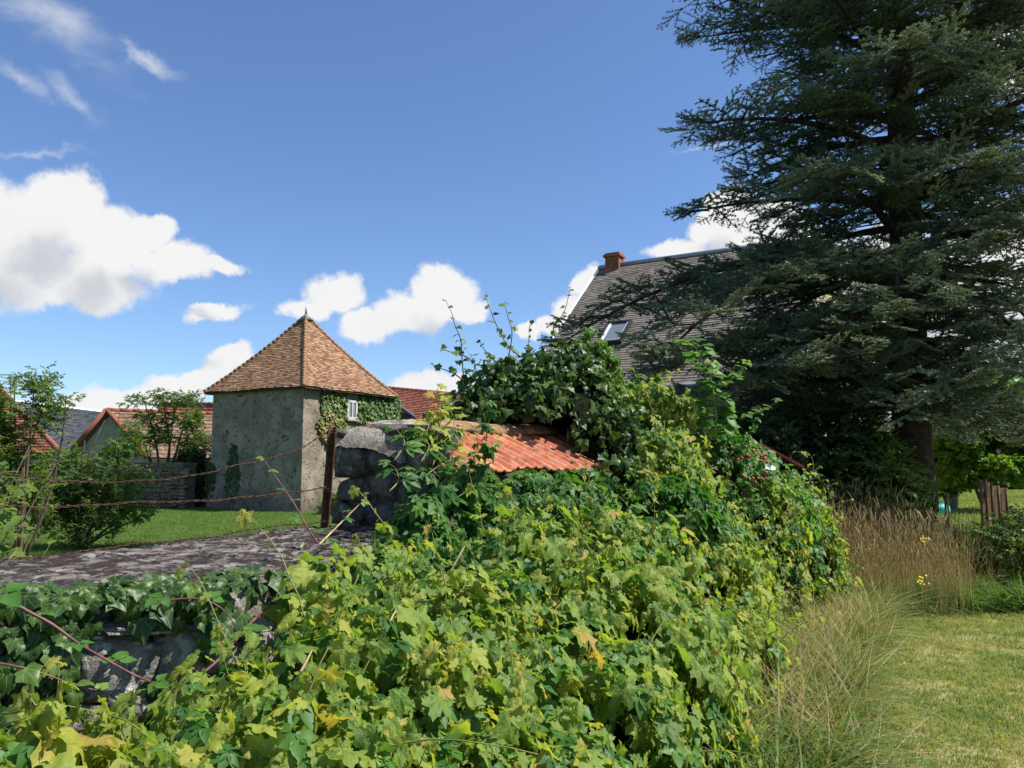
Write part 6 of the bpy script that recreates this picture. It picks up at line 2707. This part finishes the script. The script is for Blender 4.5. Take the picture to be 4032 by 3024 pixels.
    q.build("roof", MAT["redboard"], root)


right_garden()


# ------------------------------------------------------------------ grasses
def grasses():
    def put(name, protos, xy, scl, tint, lean=.0, label=None):
        n = len(xy)
        z = ground_z(xy[:, 0], xy[:, 1])
        pos = np.column_stack([xy, z])
        eu = np.zeros((n, 3))
        eu[:, 0] = rng.normal(0, lean, n)
        eu[:, 1] = rng.normal(0, lean, n)
        eu[:, 2] = rng.uniform(0, 2 * PI, n)
        o = scatter(name, protos, pos, eu, scl, tint)
        tag(o, label, "grass")
        return o

    def foot(y):
        return np.interp(y, [2.5, 3.9, 4.8, 6.1, 8.3, 9.5], [-.3, .75, 1.22, 1.75, 3.1, 4.0])
    # mown grass, right
    n = 25000
    y = 2.8 + 8.0 * rng.random(n) ** 1.2
    x = foot(y) + .3 + (7.5 + .3 * y) * rng.random(n) ** 1.1
    k = (x < .70 * y + 1.5)
    xy = np.column_stack([x, y])[k]
    n = len(xy)
    tn = np.clip(.68 + .28 * fbm(xy[:, 0] * 1.3, xy[:, 1] * 1.3, 0, 2) + rng.normal(0, .17, n), 0, 1)
    put("lawn_grass", LAWN, xy, rng.uniform(.7, 1.25, n), tn, .15, "sun-bleached mown grass in the lower right corner")
    # left lawn
    n = 26000
    y = 6 + 24 * rng.random(n) ** 1.3
    x = -.75 * y * rng.random(n) - .3
    xy = np.column_stack([x, y])
    tn = np.clip(.32 + .15 * fbm(x * .8, y * .8, 0, 2) + rng.normal(0, .12, n), 0, .62)
    put("lawn_grass", LAWNFAR, xy, rng.uniform(.6, 1.1, n), tn, .1, "green lawn between the wall and the dovecote")
    # far right lawn
    n = 9000
    y = 11 + 20 * rng.random(n)
    x = .2 * y + .7 * y * rng.random(n)
    xy = np.column_stack([x, y])
    put("lawn_grass", LAWNFAR, xy, rng.uniform(.8, 1.4, n), np.clip(rng.normal(.5, .15, n), 0, 1), .1, "sunny lawn beyond the cedar trunk")
    # long green grass along the foot of the bank
    n = 4300
    y = 3.2 + 5.6 * rng.random(n)
    x = foot(y) - .35 + 1.2 * rng.random(n) ** 1.3
    xy = np.column_stack([x, y])
    put("long_grass", TALLG, xy, rng.uniform(.55, 1.15, n), np.clip(rng.normal(.32, .2, n), 0, 1), .3, "long green grass along the foot of the vine bank")
    # flopped pale stalks over the edge
    n = 420
    y = 3.8 + 4.8 * rng.random(n)
    x = foot(y) - .1 + 1.05 * rng.random(n)
    xy = np.column_stack([x, y])
    put("straw", FLOPG, xy, rng.uniform(.6, 1.15, n), rng.uniform(.5, 1, n), .35, "pale flopped straw over the long grass")
    # tall standing dry stalks
    n = 750
    y = 8.3 + 2.2 * rng.random(n)
    x = foot(np.minimum(y, 9.0)) - .1 + 1.75 * rng.random(n) ** 1.5
    xy = np.column_stack([x, y])
    put("dry_grass", DRYG, xy, rng.uniform(.55, 1.12, n), np.clip(rng.normal(.5, .2, n), 0, 1), .07, "tall dry brown grass stalks in front of the cedar trunk")
    n = 170
    y = 8.9 + 1.6 * rng.random(n)
    x = 5.3 + 2.6 * rng.random(n)
    put("dry_grass", DRYG, np.column_stack([x, y]), rng.uniform(.4, .75, n), np.clip(rng.normal(.3, .2, n), 0, 1), .12, "thinner shaded dry grass on the bank at the right edge")
    n = 2300
    y = 8.5 + 2.4 * rng.random(n)
    x = foot(np.minimum(y, 9.0)) + .2 + 4.6 * rng.random(n)
    put("long_grass", TALLG, np.column_stack([x, y]), rng.uniform(.7, 1.4, n), np.clip(rng.normal(.22, .15, n), 0, 1), .15, "long shaded green grass on the bank below the cedar")
    # small leafy weeds on the bank, right edge
    root = empty("nettles", (6.9, 9.8, .3))
    tag(root, "leafy dark nettles on the shaded bank at the right edge", "nettles")
    leafy(root, (6.9, 9.8, .3), [(6.4, 9.6, .55, .7, .5, .45), (7.2, 10.0, .6, .8, .5, .5), (8.0, 10.2, .6, .8, .5, .5)], 1200, SHRUB, .2, (.3, .15), .8, .5)
    # tuft at the foot of the dovecote corner
    c = P(357, 505, 24.3)
    root = empty("shrub", (c.x, c.y, 0))
    tag(root, "low weedy bush at the foot of the dovecote corner", "shrub")
    leafy(root, (c.x, c.y, 0), [(c.x, c.y, .35, .9, .4, .35), (c.x - .7, c.y, .25, .5, .4, .28)], 700, SHRUB, .2, (.4, .2), .8, .5)


grasses()

# stray straw stalks over the vines
for k, (a, b, c_, d_) in enumerate((((1240, 3010), (1400, 2700), (1560, 2400), 2.5), ((1600, 2560), (1700, 2380), (1830, 2150), 3.2), ((1000, 3000), (1100, 2800), (1230, 2560), 2.2), ((1700, 2990), (2000, 2850), (2330, 2700), 2.9))):
    q = MB()
    p0, p1, p2 = Q(*a, d_), Q(*b, d_ + .1), Q(*c_, d_ + .2)
    pts = [p0.lerp(p1, u).lerp(p1.lerp(p2, u), u) for u in [i / 12 for i in range(13)]]
    q.tube([p - p0 for p in pts], [.0022 if i < 9 else .0045 if i < 12 else .001 for i in range(13)], 5)
    o = q.build("straw_stalk", MAT["drystem"])
    o.location = p0
    tag(o, ("pale straw stalk rising from the bottom edge over the vine leaves", "pale straw stalk leaning below the pier", "short straw stalk left of the longest one", "long straw stalk lying nearly flat at the lower middle")[k], "straw stalk", "single straw stalks over the vines")
